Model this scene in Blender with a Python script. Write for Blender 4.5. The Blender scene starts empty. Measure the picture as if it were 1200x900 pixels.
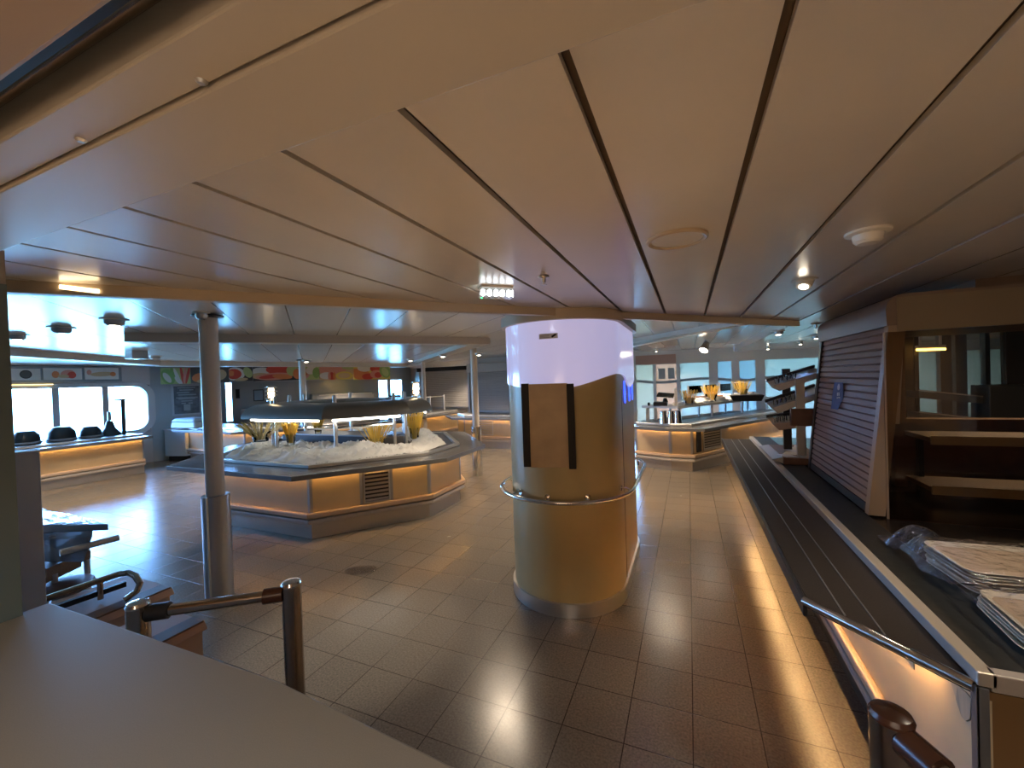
import bpy, bmesh, math, random
from mathutils import Vector, Matrix, noise
random.seed(7)
S = bpy.context.scene
COL = S.collection
PI = math.pi

# ------------------------------------------------------------------ camera
F_PX, EYE = 485.0, 1.73
YAW, PITCH, ROLL = 0.403722649, -0.0115699678, -0.0344733955
_f = Vector((-math.sin(YAW)*math.cos(PITCH), math.cos(YAW)*math.cos(PITCH), math.sin(PITCH)))
_r = Vector((math.cos(YAW), math.sin(YAW), 0)); _u = _r.cross(_f)
CR = _r*math.cos(ROLL) + _u*math.sin(ROLL); CU = CR.cross(_f); CF = _f
CAM = Vector((0, 0, EYE))
cd = bpy.data.cameras.new('camera'); cam = bpy.data.objects.new('camera', cd); COL.objects.link(cam)
cd.sensor_fit = 'HORIZONTAL'; cd.sensor_width = 36.0; cd.lens = F_PX/1200*36.0; cd.clip_start = 0.02
cam.matrix_world = Matrix(((CR.x, CU.x, -CF.x, 0), (CR.y, CU.y, -CF.y, 0), (CR.z, CU.z, -CF.z, EYE), (0, 0, 0, 1)))
S.camera = cam
S.view_settings.view_transform = 'Standard'; S.view_settings.look = 'None'
S.view_settings.exposure = 1.5; S.view_settings.gamma = 1.0; S.view_settings.use_curve_mapping = False

def ray(x, y):
    return CR*((x-600)/F_PX) + CU*((450-y)/F_PX) + CF
def atz(x, y, z):                  # survey helper: the point of height z seen at a pixel
    d = ray(x, y); return CAM + d*((z-EYE)/d.z)
def atY(x, y, Y):
    d = ray(x, y); return CAM + d*(Y/d.y)
def atX(x, y, X):
    d = ray(x, y); return CAM + d*(X/d.x)
def atl(x, y, P, Q):               # on the vertical plane through plan points P, Q
    d = ray(x, y); n = Vector((Q[1]-P[1], -(Q[0]-P[0]), 0))
    t = n.dot(Vector((P[0], P[1], 0))-Vector((0, 0, 0)))/n.dot(d); return CAM + d*t
def over(x, y, P):                 # height above plan point P seen at a pixel
    d = ray(x, y); t = (d.x*P[0]+d.y*P[1])/(d.x**2+d.y**2); return EYE + d.z*t

# ------------------------------------------------------------------ materials
MATS = {}
def mat(name, col, rough=0.5, metal=0.0, emit=None, estr=0.0, spec=0.5, noise_s=0, noise_a=0.0, bump=0.0, bump_s=60, coat=0.0, alpha=None, sub=0):
    m = bpy.data.materials.new(name); m.use_nodes = True
    nt = m.node_tree; b = nt.nodes['Principled BSDF']
    b.inputs['Base Color'].default_value = (*col, 1); b.inputs['Roughness'].default_value = rough
    b.inputs['Metallic'].default_value = metal
    b.inputs['Specular IOR Level'].default_value = spec
    if coat: b.inputs['Coat Weight'].default_value = coat; b.inputs['Coat Roughness'].default_value = 0.08
    if emit: b.inputs['Emission Color'].default_value = (*emit, 1); b.inputs['Emission Strength'].default_value = estr
    if noise_s or bump:
        tc = nt.nodes.new('ShaderNodeTexCoord')
        n = nt.nodes.new('ShaderNodeTexNoise'); n.inputs['Scale'].default_value = noise_s or bump_s; n.inputs['Detail'].default_value = 5
        nt.links.new(tc.outputs['Object'], n.inputs['Vector'])
        if noise_a:
            r = nt.nodes.new('ShaderNodeValToRGB')
            r.color_ramp.elements[0].color = (*[c*(1-noise_a) for c in col], 1); r.color_ramp.elements[0].position = .3
            r.color_ramp.elements[1].color = (*[min(1, c*(1+noise_a)) for c in col], 1); r.color_ramp.elements[1].position = .7
            nt.links.new(n.outputs['Fac'], r.inputs['Fac']); nt.links.new(r.outputs['Color'], b.inputs['Base Color'])
        if bump:
            n2 = nt.nodes.new('ShaderNodeTexNoise'); n2.inputs['Scale'].default_value = bump_s; n2.inputs['Detail'].default_value = 3
            nt.links.new(tc.outputs['Object'], n2.inputs['Vector'])
            bp = nt.nodes.new('ShaderNodeBump'); bp.inputs['Strength'].default_value = bump; bp.inputs['Distance'].default_value = .01
            nt.links.new(n2.outputs['Fac'], bp.inputs['Height']); nt.links.new(bp.outputs['Normal'], b.inputs['Normal'])
    MATS[name] = m; return m

def brick_mat(name, c1, c2, grout, tw, th, mortar, ox, oy, rot=0.0, rough=.3, spec=.5, bumpd=.3, mott=0):
    m = bpy.data.materials.new(name); m.use_nodes = True; nt = m.node_tree; b = nt.nodes['Principled BSDF']
    tc = nt.nodes.new('ShaderNodeTexCoord'); mp = nt.nodes.new('ShaderNodeMapping'); mp.vector_type = 'TEXTURE'
    mp.inputs['Location'].default_value = (ox, oy, 0); mp.inputs['Rotation'].default_value = (0, 0, rot)
    br = nt.nodes.new('ShaderNodeTexBrick'); br.offset = 0; br.squash = 1
    br.inputs['Scale'].default_value = 1; br.inputs['Brick Width'].default_value = tw; br.inputs['Row Height'].default_value = th
    br.inputs['Mortar Size'].default_value = mortar; br.inputs['Mortar Smooth'].default_value = .3; br.inputs['Bias'].default_value = 0
    br.inputs['Color1'].default_value = (*c1, 1); br.inputs['Color2'].default_value = (*c2, 1); br.inputs['Mortar'].default_value = (*grout, 1)
    L = nt.links.new
    L(tc.outputs['Object'], mp.inputs['Vector']); L(mp.outputs['Vector'], br.inputs['Vector'])
    src = br.outputs['Color']
    if mott:
        n = nt.nodes.new('ShaderNodeTexNoise'); n.inputs['Scale'].default_value = 90; n.inputs['Detail'].default_value = 6
        L(tc.outputs['Object'], n.inputs['Vector'])
        mr = nt.nodes.new('ShaderNodeMapRange'); mr.inputs['From Min'].default_value = .3; mr.inputs['From Max'].default_value = .7
        mr.inputs['To Min'].default_value = 1-mott; mr.inputs['To Max'].default_value = 1+mott
        L(n.outputs['Fac'], mr.inputs['Value'])
        mx = nt.nodes.new('ShaderNodeVectorMath'); mx.operation = 'SCALE'
        L(src, mx.inputs[0]); L(mr.outputs['Result'], mx.inputs['Scale']); src = mx.outputs['Vector']
        n3 = nt.nodes.new('ShaderNodeTexNoise'); n3.inputs['Scale'].default_value = 5
        L(tc.outputs['Object'], n3.inputs['Vector'])
        m3 = nt.nodes.new('ShaderNodeMapRange'); m3.inputs['To Min'].default_value = rough*.75; m3.inputs['To Max'].default_value = rough*1.25
        L(n3.outputs['Fac'], m3.inputs['Value']); L(m3.outputs['Result'], b.inputs['Roughness'])
    else:
        b.inputs['Roughness'].default_value = rough
    L(src, b.inputs['Base Color'])
    b.inputs['Specular IOR Level'].default_value = spec
    bp = nt.nodes.new('ShaderNodeBump'); bp.invert = True; bp.inputs['Strength'].default_value = bumpd; bp.inputs['Distance'].default_value = .003
    L(br.outputs['Fac'], bp.inputs['Height']); L(bp.outputs['Normal'], b.inputs['Normal'])
    MATS[name] = m; return m

def glass_mat(name, tint, gloss=0.12, rough=0.02, ior=1.45, bump=0.0, trans=None):
    """thin pane: tinted see-through plus a mirror reflection that grows at grazing angles"""
    m = bpy.data.materials.new(name); m.use_nodes = True; nt = m.node_tree
    nt.nodes.remove(nt.nodes['Principled BSDF']); out = nt.nodes['Material Output']
    t = nt.nodes.new('ShaderNodeBsdfTransparent'); t.inputs['Color'].default_value = (*tint, 1)
    g = nt.nodes.new('ShaderNodeBsdfGlossy'); g.inputs['Roughness'].default_value = rough; g.inputs['Color'].default_value = (.95, .97, 1, 1)
    fr = nt.nodes.new('ShaderNodeFresnel'); fr.inputs['IOR'].default_value = ior
    mx = nt.nodes.new('ShaderNodeMixShader'); L = nt.links.new
    first = t.outputs[0]
    if trans:
        tl = nt.nodes.new('ShaderNodeBsdfTranslucent'); tl.inputs['Color'].default_value = (*trans[0], 1)
        df = nt.nodes.new('ShaderNodeBsdfDiffuse'); df.inputs['Color'].default_value = (*trans[0], 1)
        ad = nt.nodes.new('ShaderNodeMixShader'); ad.inputs[0].default_value = .2
        L(tl.outputs[0], ad.inputs[1]); L(df.outputs[0], ad.inputs[2])
        m2 = nt.nodes.new('ShaderNodeMixShader'); m2.inputs[0].default_value = trans[1]
        L(t.outputs[0], m2.inputs[1]); L(ad.outputs[0], m2.inputs[2]); first = m2.outputs[0]
    if bump:
        tc = nt.nodes.new('ShaderNodeTexCoord'); n = nt.nodes.new('ShaderNodeTexNoise'); n.inputs['Scale'].default_value = 22; n.inputs['Detail'].default_value = 4
        bp = nt.nodes.new('ShaderNodeBump'); bp.inputs['Strength'].default_value = bump; bp.inputs['Distance'].default_value = .03
        L(tc.outputs['Object'], n.inputs['Vector']); L(n.outputs['Fac'], bp.inputs['Height']); L(bp.outputs['Normal'], g.inputs['Normal']); L(bp.outputs['Normal'], fr.inputs['Normal'])
    L(fr.outputs[0], mx.inputs[0]); L(first, mx.inputs[1]); L(g.outputs[0], mx.inputs[2]); L(mx.outputs[0], out.inputs['Surface'])
    MATS[name] = m; return m

def emit_mat(name, col, s):
    m = bpy.data.materials.new(name); m.use_nodes = True; nt = m.node_tree
    nt.nodes.remove(nt.nodes['Principled BSDF'])
    e = nt.nodes.new('ShaderNodeEmission'); e.inputs['Color'].default_value = (*col, 1); e.inputs['Strength'].default_value = s
    nt.links.new(e.outputs[0], nt.nodes['Material Output'].inputs['Surface']); MATS[name] = m; return m

M_floor = brick_mat('floor_tile', (.178, .150, .120), (.192, .163, .131), (.045, .033, .025), .30, .30, .003, .574-.0015-9, 3.156-.0015-9, rough=.24, spec=.5, mott=.28)
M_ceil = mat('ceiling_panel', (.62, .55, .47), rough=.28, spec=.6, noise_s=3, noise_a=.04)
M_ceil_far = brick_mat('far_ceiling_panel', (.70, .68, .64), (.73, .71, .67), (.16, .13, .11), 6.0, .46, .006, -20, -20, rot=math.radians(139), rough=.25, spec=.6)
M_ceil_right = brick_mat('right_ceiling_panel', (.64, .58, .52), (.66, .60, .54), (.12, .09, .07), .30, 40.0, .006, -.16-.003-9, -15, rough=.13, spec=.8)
M_groove = mat('ceiling_groove', (.10, .065, .04), rough=.6)
M_trim = mat('cream_trim', (.48, .38, .27), rough=.45)
M_beam = mat('ceiling_beam', (.47, .42, .36), rough=.4)
M_header = mat('header_paint', (.41, .365, .31), rough=.38)
M_lintel = mat('lintel_paint', (.33, .24, .17), rough=.55)
M_sill = mat('sill_laminate', (.29, .275, .24), rough=.45, noise_s=400, noise_a=.06)
M_dark = mat('dark_metal', (.03, .03, .032), rough=.35, metal=.5)
M_black = mat('black_plastic', (.010, .009, .009), rough=.6, spec=.3)
M_steel = mat('brushed_steel', (.62, .60, .57), rough=.3, metal=.85)
M_steel_dull = mat('dull_steel', (.40, .40, .41), rough=.42, metal=1.0)
M_sleeve = mat('satin_sleeve', (.42, .41, .41), rough=.33, metal=.8)
M_chrome = mat('polished_steel', (.72, .71, .69), rough=.12, metal=1.0)
M_dirtysteel = mat('bronze_tinted_steel', (.42, .35, .29), rough=.18, metal=1.0)
M_tray = mat('tray_slide_stone', (.085, .08, .078), rough=.26, noise_s=150, noise_a=.2, spec=.6)
M_traydark = mat('dark_tray_slide', (.034, .026, .021), rough=.55, spec=.25, noise_s=160, noise_a=.25)
M_blacktop = mat('black_laminate', (.018, .019, .019), rough=.42, spec=.35, noise_s=30, noise_a=.35)
M_panel = mat('beige_panel', (.60, .47, .29), rough=.45, noise_s=4, noise_a=.05)
M_bump = mat('peach_bumper', (.60, .44, .32), rough=.42)
M_bumpg = mat('grey_bumper', (.42, .37, .33), rough=.42)
M_kick = mat('steel_kick_plate', (.44, .40, .36), rough=.38, metal=.8)
M_kickdark = mat('dark_kick_plate', (.06, .045, .035), rough=.4)
M_led = emit_mat('warm_led', (1.0, .52, .15), 20)
M_led2 = emit_mat('counter_led', (1.0, .60, .25), 46)
M_tube = emit_mat('lamp_tube', (1.0, .92, .78), 4)
M_pillar = mat('golden_veneer', (.54, .41, .19), rough=.36, noise_s=2.2, noise_a=.08, spec=.5)
M_lightbox = mat('lavender_lightbox', (.66, .64, .80), rough=.10, emit=(.60, .58, .95), estr=.19, spec=.6)
M_ply = mat('plywood', (.46, .32, .185), rough=.5, noise_s=7, noise_a=.12)
M_white = mat('white_paint', (.62, .60, .57), rough=.4)
M_col = mat('column_paint', (.58, .52, .46), rough=.38)
M_fixture = mat('white_fixture', (.75, .70, .62), rough=.4)
M_blue = emit_mat('blue_led', (.02, .05, 1.0), 2.0)
M_lamp = emit_mat('bulb_glow', (1.0, .74, .42), 4)
M_spot = emit_mat('spot_glow', (1.0, .86, .66), 12)
M_amber = emit_mat('amber_tube', (1.0, .62, .12), 5)
M_cloth = mat('white_cloth', (.80, .79, .76), rough=.7, bump=.6, bump_s=25)
M_pasta = mat('dry_spaghetti', (.85, .56, .08), rough=.45)
M_pastad = mat('dull_spaghetti', (.52, .40, .13), rough=.5)
M_glass = glass_mat('clear_glass', (.93, .96, .96))
M_winglass = glass_mat('window_glass', (.88, .94, .97))
M_tint = glass_mat('tinted_glass', (.17, .19, .2), ior=1.5)
M_case = glass_mat('smoked_case_glass', (.80, .73, .64), ior=1.45)
M_frost = glass_mat('frosted_film_glass', (.03, .035, .04), ior=1.45, trans=((.66, .60, .50), .95))
M_frostw = glass_mat('grey_film_glass', (.02, .02, .02), trans=((.72, .56, .42), .95))
M_frostp = glass_mat('pink_film_glass', (.02, .02, .02), trans=((.86, .50, .34), .95))
M_film = glass_mat('cling_film', (.86, .84, .87), ior=1.38, rough=.08, bump=.6, trans=((.75, .72, .78), .07))
M_canopy = mat('grey_canopy', (.17, .17, .155), rough=.30, metal=.2)
M_deck = mat('grey_steel_deck', (.16, .16, .165), rough=.35, metal=.6)
M_shut = mat('roller_shutter', (.30, .215, .175), rough=.5, metal=0, spec=.3)
M_shutfar = mat('grey_shutter', (.40, .38, .37), rough=.42, metal=.2)
M_fascia = mat('brown_fascia', (.22, .155, .115), rough=.45)
M_fascial = mat('olive_fascia', (.26, .20, .13), rough=.4)
M_guide = mat('shutter_guide', (.36, .27, .19), rough=.4)
M_wood = mat('brown_wood', (.15, .075, .045), rough=.45, noise_s=12, noise_a=.2)
M_brown = mat('brown_plastic', (.055, .022, .012), rough=.25)
M_tan = mat('tan_box', (.50, .34, .25), rough=.5)
M_trayb = mat('beige_tray', (.55, .43, .30), rough=.5, noise_s=5, noise_a=.04)
M_trayrim = mat('pale_tray_rim', (.72, .68, .55), rough=.45)
M_wallb = mat('blue_grey_wall', (.42, .45, .46), rough=.5)
M_wall = mat('light_wall', (.58, .56, .54), rough=.5)
M_wallwarm = mat('warm_wall', (.55, .40, .28), rough=.6)
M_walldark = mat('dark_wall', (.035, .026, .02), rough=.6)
M_pink = mat('pink_wall', (.62, .38, .30), rough=.5)
M_galley = mat('galley_steel', (.27, .29, .30), rough=.35, metal=.7)
M_hood = mat('dark_hood', (.06, .065, .07), rough=.35, metal=.4)
M_paperb = mat('blue_paper', (.055, .085, .24), rough=.6)
M_paper = mat('pale_paper', (.62, .62, .68), rough=.6)
M_plastic = mat('blue_white_plastic', (.55, .62, .70), rough=.3)
M_screen = mat('dark_screen', (.01, .01, .012), rough=.12)
M_bread = mat('brown_food', (.22, .10, .05), rough=.6)
M_green_led = emit_mat('green_led', (.05, 1, .2), 3)
FOOD = [mat('print_%s' % n, c, rough=.45) for n, c in dict(backing=(.10, .09, .08), green=(.25, .42, .12), white=(.75, .72, .66), red=(.62, .07, .04), pink=(.72, .32, .24), orange=(.72, .24, .08), tan=(.62, .45, .25), yellow=(.72, .58, .12), dark=(.05, .04, .035), leaf=(.45, .55, .22)).items()]

# ------------------------------------------------------------------ mesh building
def v3(p): return Vector((p[0], p[1], p[2]))
class MB:
    def __init__(s): s.bm = bmesh.new(); s.mi = 0
    def face(s, vs):
        try:
            f = s.bm.faces.new(vs); f.material_index = s.mi; return f
        except ValueError: return None
    def hexa(s, b, t):              # two quads (bottom, top), same winding
        B = [s.bm.verts.new(p) for p in b]; T = [s.bm.verts.new(p) for p in t]
        n = len(B)
        s.face(B[::-1]); s.face(T)
        for i in range(n): s.face([B[i], B[(i+1) % n], T[(i+1) % n], T[i]])
        return s
    def box(s, x0, x1, y0, y1, z0, z1):
        return s.prism([(x0, y0), (x1, y0), (x1, y1), (x0, y1)], z0, z1)
    def prism(s, pts, z0, z1):
        a = sum(pts[i][0]*pts[(i+1) % len(pts)][1]-pts[(i+1) % len(pts)][0]*pts[i][1] for i in range(len(pts)))
        if a < 0: pts = pts[::-1]
        return s.hexa([(p[0], p[1], z0) for p in pts], [(p[0], p[1], z1) for p in pts])
    def bar(s, p, q, w, h, up=(0, 0, 1)):
        p, q = v3(p), v3(q); d = (q-p).normalized(); u = Vector(up)
        if abs(d.dot(u)) > .99: u = Vector((1, 0, 0))
        r = d.cross(u).normalized()*(w/2); u = r.cross(d).normalized()*(h/2)
        return s.hexa([p-r-u, p+r-u, p+r+u, p-r+u], [q-r-u, q+r-u, q+r+u, q-r+u])
    def cyl(s, p, q, r0, r1=None, n=16, caps=True):
        p, q = v3(p), v3(q); r1 = r0 if r1 is None else r1
        d = (q-p).normalized(); u = Vector((0, 0, 1)) if abs(d.z) < .9 else Vector((1, 0, 0))
        a = d.cross(u).normalized(); b = d.cross(a)
        A = [s.bm.verts.new(p+(a*math.cos(t)+b*math.sin(t))*r0) for t in [2*PI*i/n for i in range(n)]]
        B = [s.bm.verts.new(q+(a*math.cos(t)+b*math.sin(t))*r1) for t in [2*PI*i/n for i in range(n)]]
        for i in range(n): s.face([A[i], B[i], B[(i+1) % n], A[(i+1) % n]])
        if caps: s.face(A); s.face(B[::-1])
        return s
    def tube(s, pts, r, n=10, closed=False):
        pts = [v3(p) for p in pts]; m = len(pts); rings = []; pa = None
        for i in range(m):
            if closed: d = (pts[(i+1) % m]-pts[i-1]).normalized()
            else: d = (pts[min(i+1, m-1)]-pts[max(i-1, 0)]).normalized()
            if pa is None:
                u = Vector((0, 0, 1)) if abs(d.z) < .9 else Vector((1, 0, 0)); a = d.cross(u).normalized()
            else: a = (pa - d*pa.dot(d)).normalized()
            pa = a; b = d.cross(a)
            rings.append([s.bm.verts.new(pts[i]+(a*math.cos(2*PI*k/n)+b*math.sin(2*PI*k/n))*r) for k in range(n)])
        for i in range(m if closed else m-1):
            A, B = rings[i], rings[(i+1) % m]
            for k in range(n): s.face([A[k], B[k], B[(k+1) % n], A[(k+1) % n]])
        if not closed: s.face(rings[0]); s.face(rings[-1][::-1])
        return s
    def lathe(s, c, prof, n=24, axis=None):
        rings = []
        for r, z in prof:
            rings.append([s.bm.verts.new((c[0]+r*math.cos(2*PI*k/n), c[1]+r*math.sin(2*PI*k/n), c[2]+z)) for k in range(n)] if r > 1e-5 else [s.bm.verts.new((c[0], c[1], c[2]+z))])
        for A, B in zip(rings, rings[1:]):
            for k in range(n):
                k2 = (k+1) % n
                if len(A) == 1 and len(B) == 1: continue
                if len(A) == 1: s.face([A[0], B[k2], B[k]])
                elif len(B) == 1: s.face([A[k], A[k2], B[0]])
                else: s.face([A[k], A[k2], B[k2], B[k]])
        if len(rings[0]) > 1: s.face(rings[0][::-1])
        if len(rings[-1]) > 1: s.face(rings[-1])
        return s
    def ribbon(s, A, B, z0, z1, closed=False):    # solid between two parallel plan paths
        n = len(A); seg = n if closed else n-1
        for i in range(seg):
            j = (i+1) % n
            s.prism([A[i], A[j], B[j], B[i]], z0, z1)
        return s
    def quad(s, *p):
        return s.face([s.bm.verts.new(v3(q)) for q in p])
    def plate(s, p00, p10, p11, p01, t):          # a quad with thickness t along its normal
        p = [v3(q) for q in (p00, p10, p11, p01)]; n = (p[1]-p[0]).cross(p[3]-p[0]).normalized()*t
        return s.hexa([q-n for q in p], p)
    def disc(s, o, ux, uy, cx, cy, rx, ry, lift, a=0, n=18):   # filled ellipse on a plane, slightly raised
        nn = ux.cross(uy).normalized(); vs = []
        for k in range(n):
            t = 2*PI*k/n; ex, ey = rx*math.cos(t), ry*math.sin(t)
            x, y = cx+ex*math.cos(a)-ey*math.sin(a), cy+ex*math.sin(a)+ey*math.cos(a)
            vs.append(s.bm.verts.new(o+ux*x+uy*y+nn*lift))
        return s.face(vs)

def obj(name, B, m, parent=None, label=None, smooth=False, bevel=0.0, kind=None):
    bm = B.bm
    bmesh.ops.recalc_face_normals(bm, faces=bm.faces)
    base = Vector((0, 0, 0))
    if parent is not None:
        p = parent
        while p is not None: base += p.location; p = p.parent
        bmesh.ops.translate(bm, verts=bm.verts, vec=-base)
    me = bpy.data.meshes.new(name); bm.to_mesh(me); bm.free()
    for mm in (m if isinstance(m, list) else [m]): me.materials.append(mm)
    if smooth:
        for p in me.polygons: p.use_smooth = True
    o = bpy.data.objects.new(name, me); COL.objects.link(o)
    if smooth: 
        md = o.modifiers.new('smooth', 'EDGE_SPLIT'); md.split_angle = math.radians(35)
    if bevel:
        md = o.modifiers.new('bevel', 'BEVEL'); md.width = bevel; md.segments = 2; md.limit_method = 'ANGLE'; md.angle_limit = math.radians(50)
    if parent is not None: o.parent = parent
    if label: o['label'] = label
    if kind: o['kind'] = kind
    return o
def thing(name, label, cat, loc, group=None):
    o = bpy.data.objects.new(name, None); COL.objects.link(o); o.location = loc; o.empty_display_size = .1
    o['label'] = label; o['category'] = cat
    if group: o['group'] = group
    return o
def tag(o, label, cat, group=None, kind=None):
    o['label'] = label; o['category'] = cat
    if group: o['group'] = group
    if kind: o['kind'] = kind
    return o
def struct(name, B, m, **k): return obj(name, B, m, kind='structure', **k)
def dup(o, loc, label=None, group=None):
    r = o.copy(); COL.objects.link(r); r.location = loc
    if label: r['label'] = label
    if group: r['group'] = group
    for ch in list(o.children):
        c = ch.copy(); COL.objects.link(c); c.parent = r
        for g in ch.children:
            d = g.copy(); COL.objects.link(d); d.parent = c
    return r
def off(path, d, closed=False):          # offset a plan path to its right-hand side by d
    n = len(path); out = []
    def nrm(a, b):
        x, y = b[0]-a[0], b[1]-a[1]; l = math.hypot(x, y); return (y/l, -x/l)
    for i in range(n):
        ns = []
        if closed or i > 0: ns.append(nrm(path[i-1], path[i]))
        if closed or i < n-1: ns.append(nrm(path[i], path[(i+1) % n]))
        if len(ns) == 1: m = ns[0]; k = 1
        else:
            m = (ns[0][0]+ns[1][0], ns[0][1]+ns[1][1]); l = math.hypot(*m); m = (m[0]/l, m[1]/l); k = 1/max(.35, m[0]*ns[0][0]+m[1]*ns[0][1])
        out.append((path[i][0]+m[0]*d*k, path[i][1]+m[1]*d*k))
    return out
def lerp2(a, b, t): return (a[0]+(b[0]-a[0])*t, a[1]+(b[1]-a[1])*t)
def lerp3(a, b, t): return v3(a)+(v3(b)-v3(a))*t

# ================================================================== THE ROOM
def edgeY(x): return .81 + (x+2.6)*1.156          # diagonal edge of the low ceiling
B = MB(); B.box(-13.5, 6, -4, 16, -.12, 0); struct('floor', B, M_floor)
# low plank ceiling in front of the pillar
B = MB(); x = -.16-.30*9
while x < 1.03:
    xa, xb = x+.009, x+.291
    B.mi = 0; B.prism([(xa, .5), (xb, .5), (xb, max(.55, edgeY(xb))), (xa, max(.55, edgeY(xa)))], 2.22, 2.235)
    x += .30
B.mi = 1; B.prism([(-2.85, .5), (1.04, .5), (1.04, edgeY(1.04)), (-2.85, .55)], 2.24, 2.31)
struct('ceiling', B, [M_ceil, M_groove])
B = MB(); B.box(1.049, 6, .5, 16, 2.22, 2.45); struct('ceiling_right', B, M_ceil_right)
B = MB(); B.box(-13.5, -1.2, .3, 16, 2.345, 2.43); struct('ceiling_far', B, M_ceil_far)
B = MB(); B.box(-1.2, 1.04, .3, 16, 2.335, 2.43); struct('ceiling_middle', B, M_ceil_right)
B = MB(); B.bar((-3.25, edgeY(-3.25)+.02, 2.20), (1.03, edgeY(1.03)+.02, 2.20), .05, .065); struct('trim_1', B, M_trim)
# the wall with the hatch the photograph looks through
B = MB(); B.box(-13.5, -2.10, .34, .62, 0, 2.45); B.box(2.6, 6, .34, .62, 0, 2.45); struct('wall_hatch', B, M_header)
B = MB(); B.box(-2.10, 2.6, .36, .60, 0, .95); struct('wall_hatch_lower', B, M_header)
B = MB(); B.box(-2.098, 2.6, .333, .466, 2.10, 2.45); B.box(-2.098, 2.6, .272, .329, 2.104, 2.45)
hd = struct('trim_2', B, M_header, bevel=.003)
B = MB(); B.box(-2.098, 2.6, -.9, .222, 2.10, 2.16); struct('trim_3', B, M_lintel, bevel=.006)
B = MB(); B.box(-2.098, 2.6, .222, .272, 2.20, 2.26); B.box(-2.098, 2.6, .224, .232, 2.108, 2.21); struct('trim_4', B, M_dark)
B = MB(); B.tube([(-2.09, .25, 2.15), (2.6, .25, 2.15)], .018, 12); tag(obj('shutter_roller_tube', B, M_dirtysteel, smooth=True), 'dark steel roller tube in the groove above the hatch', 'roller tube')
for px in [(95, 164), (236, 95)]:
    p = atz(*px, 2.104); B = MB(); B.lathe((p.x, p.y, 2.1045), [(0, -.004), (.004, -.004), (.007, -.001), (.007, 0.001)], 12)
    tag(obj('screw', B, M_steel, smooth=True), 'small screw head in the hatch lintel, %s' % ('nearer the left jamb' if px[0] < 200 else 'further from the left jamb'), 'screw', 'screws in the hatch lintel')
B = MB(); B.box(-2.098, -2.06, .34, .61, 1.001, 2.10); struct('trim_5', B, mat('jamb_paint', (.10, .14, .15), rough=.4))
B = MB(); B.prism([(-2.095, -.7), (2.6, -.7), (2.6, .655), (-.40, .66), (-.95, .702), (-2.095, .685)], .955, 1.0)
tag(obj('hatch_counter_top', B, M_sill, bevel=.006), 'wide grey-beige laminate counter top filling the lower left corner', 'counter top')
hl = thing('hatch_fill_strip', 'added warm fill strip, unseen under the outer edge of the hatch counter top', 'light', (.8, .70, .90))  # unseen strip added to warm the low ceiling from below
B = MB(); B.box(-1.2, 2.6, .602, .745, .895, .905); obj('bracket', B, M_steel_dull, hl)
B = MB(); B.box(-1.0, .15, .722, .738, .906, .912); obj('light_strip', B, emit_mat('hatch_fill_glow', (1.0, .55, .22), 20), hl)
# room behind the camera
B = MB(); B.box(-3.2, 3.2, -2.7, -2.6, 0, 2.45); struct('wall_behind', B, M_wallwarm)
B = MB(); B.box(-3.2, -3.1, -2.6, .34, 0, 2.45); struct('wall_behind_left', B, M_wallwarm)
B = MB(); B.box(3.1, 3.2, -2.6, .34, 0, 2.45); struct('wall_behind_right', B, M_wallwarm)
B = MB(); B.box(-3.2, 3.2, -2.7, .30, 2.44, 2.5); struct('ceiling_behind', B, M_lintel)
# window wall
WX = -12.2
wy0, wy1, wz0, wz1 = 1.0, atX(176, 480, WX).y, .80, 1.90
B = MB()
B.box(WX-.2, WX, .3, wy0, 0, 2.45); B.box(WX-.2, WX, wy1, 5.88, 0, 2.45)
B.box(WX-.2, WX, wy0, wy1, 0, wz0); B.box(WX-.2, WX, wy0, wy1, wz1, 2.45)
struct('wall_left', B, M_wall)
def rrect(y0, y1, z0, z1, r, n=8):
    out = []
    for cy, cz, a0 in ((y1-r, z1-r, 0), (y0+r, z1-r, 90), (y0+r, z0+r, 180), (y1-r, z0+r, 270)):
        for k in range(n+1):
            t = math.radians(a0+90*k/n); out.append((cy+r*math.cos(t), cz+r*math.sin(t)))
    return out
B = MB(); inn = rrect(wy0+.10, wy1-.05, wz0+.03, wz1-.03, .26)
outp = rrect(wy0-.06, wy1+.09, wz0-.06, wz1+.06, .36); outq = rrect(wy0-.001, wy1+.0, wz0, wz1, .02)
n = len(inn)
def ringx(P, Q, xp, xq):
    a = [B.bm.verts.new((xp, *p)) for p in P]; b = [B.bm.verts.new((xq, *p)) for p in Q]
    for i in range(n): B.face([a[i], a[(i+1) % n], b[(i+1) % n], b[i]])
ringx(inn, outp, WX+.02, WX+.05); ringx(outp, outp, WX+.05, WX+.001); ringx(inn, inn, WX+.02, WX-.18); ringx(inn, outq, WX-.18, WX-.18)
win = struct('window_1', B, M_white, smooth=True)
B = MB(); vs = [B.bm.verts.new((WX-.10, *p)) for p in inn]; B.face(vs); obj('pane', B, M_winglass, win)
B = MB()
for px in (67.5, 126):
    y = atX(px, 480, WX).y; B.box(WX-.14, WX-.06, y-.055, y+.055, wz0+.03, wz1-.03)
y = atX(67.5, 480, WX).y - 1.55; B.box(WX-.14, WX-.06, y-.055, y+.055, wz0+.03, wz1-.03)
obj('mullion', B, M_steel_dull, win)
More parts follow.
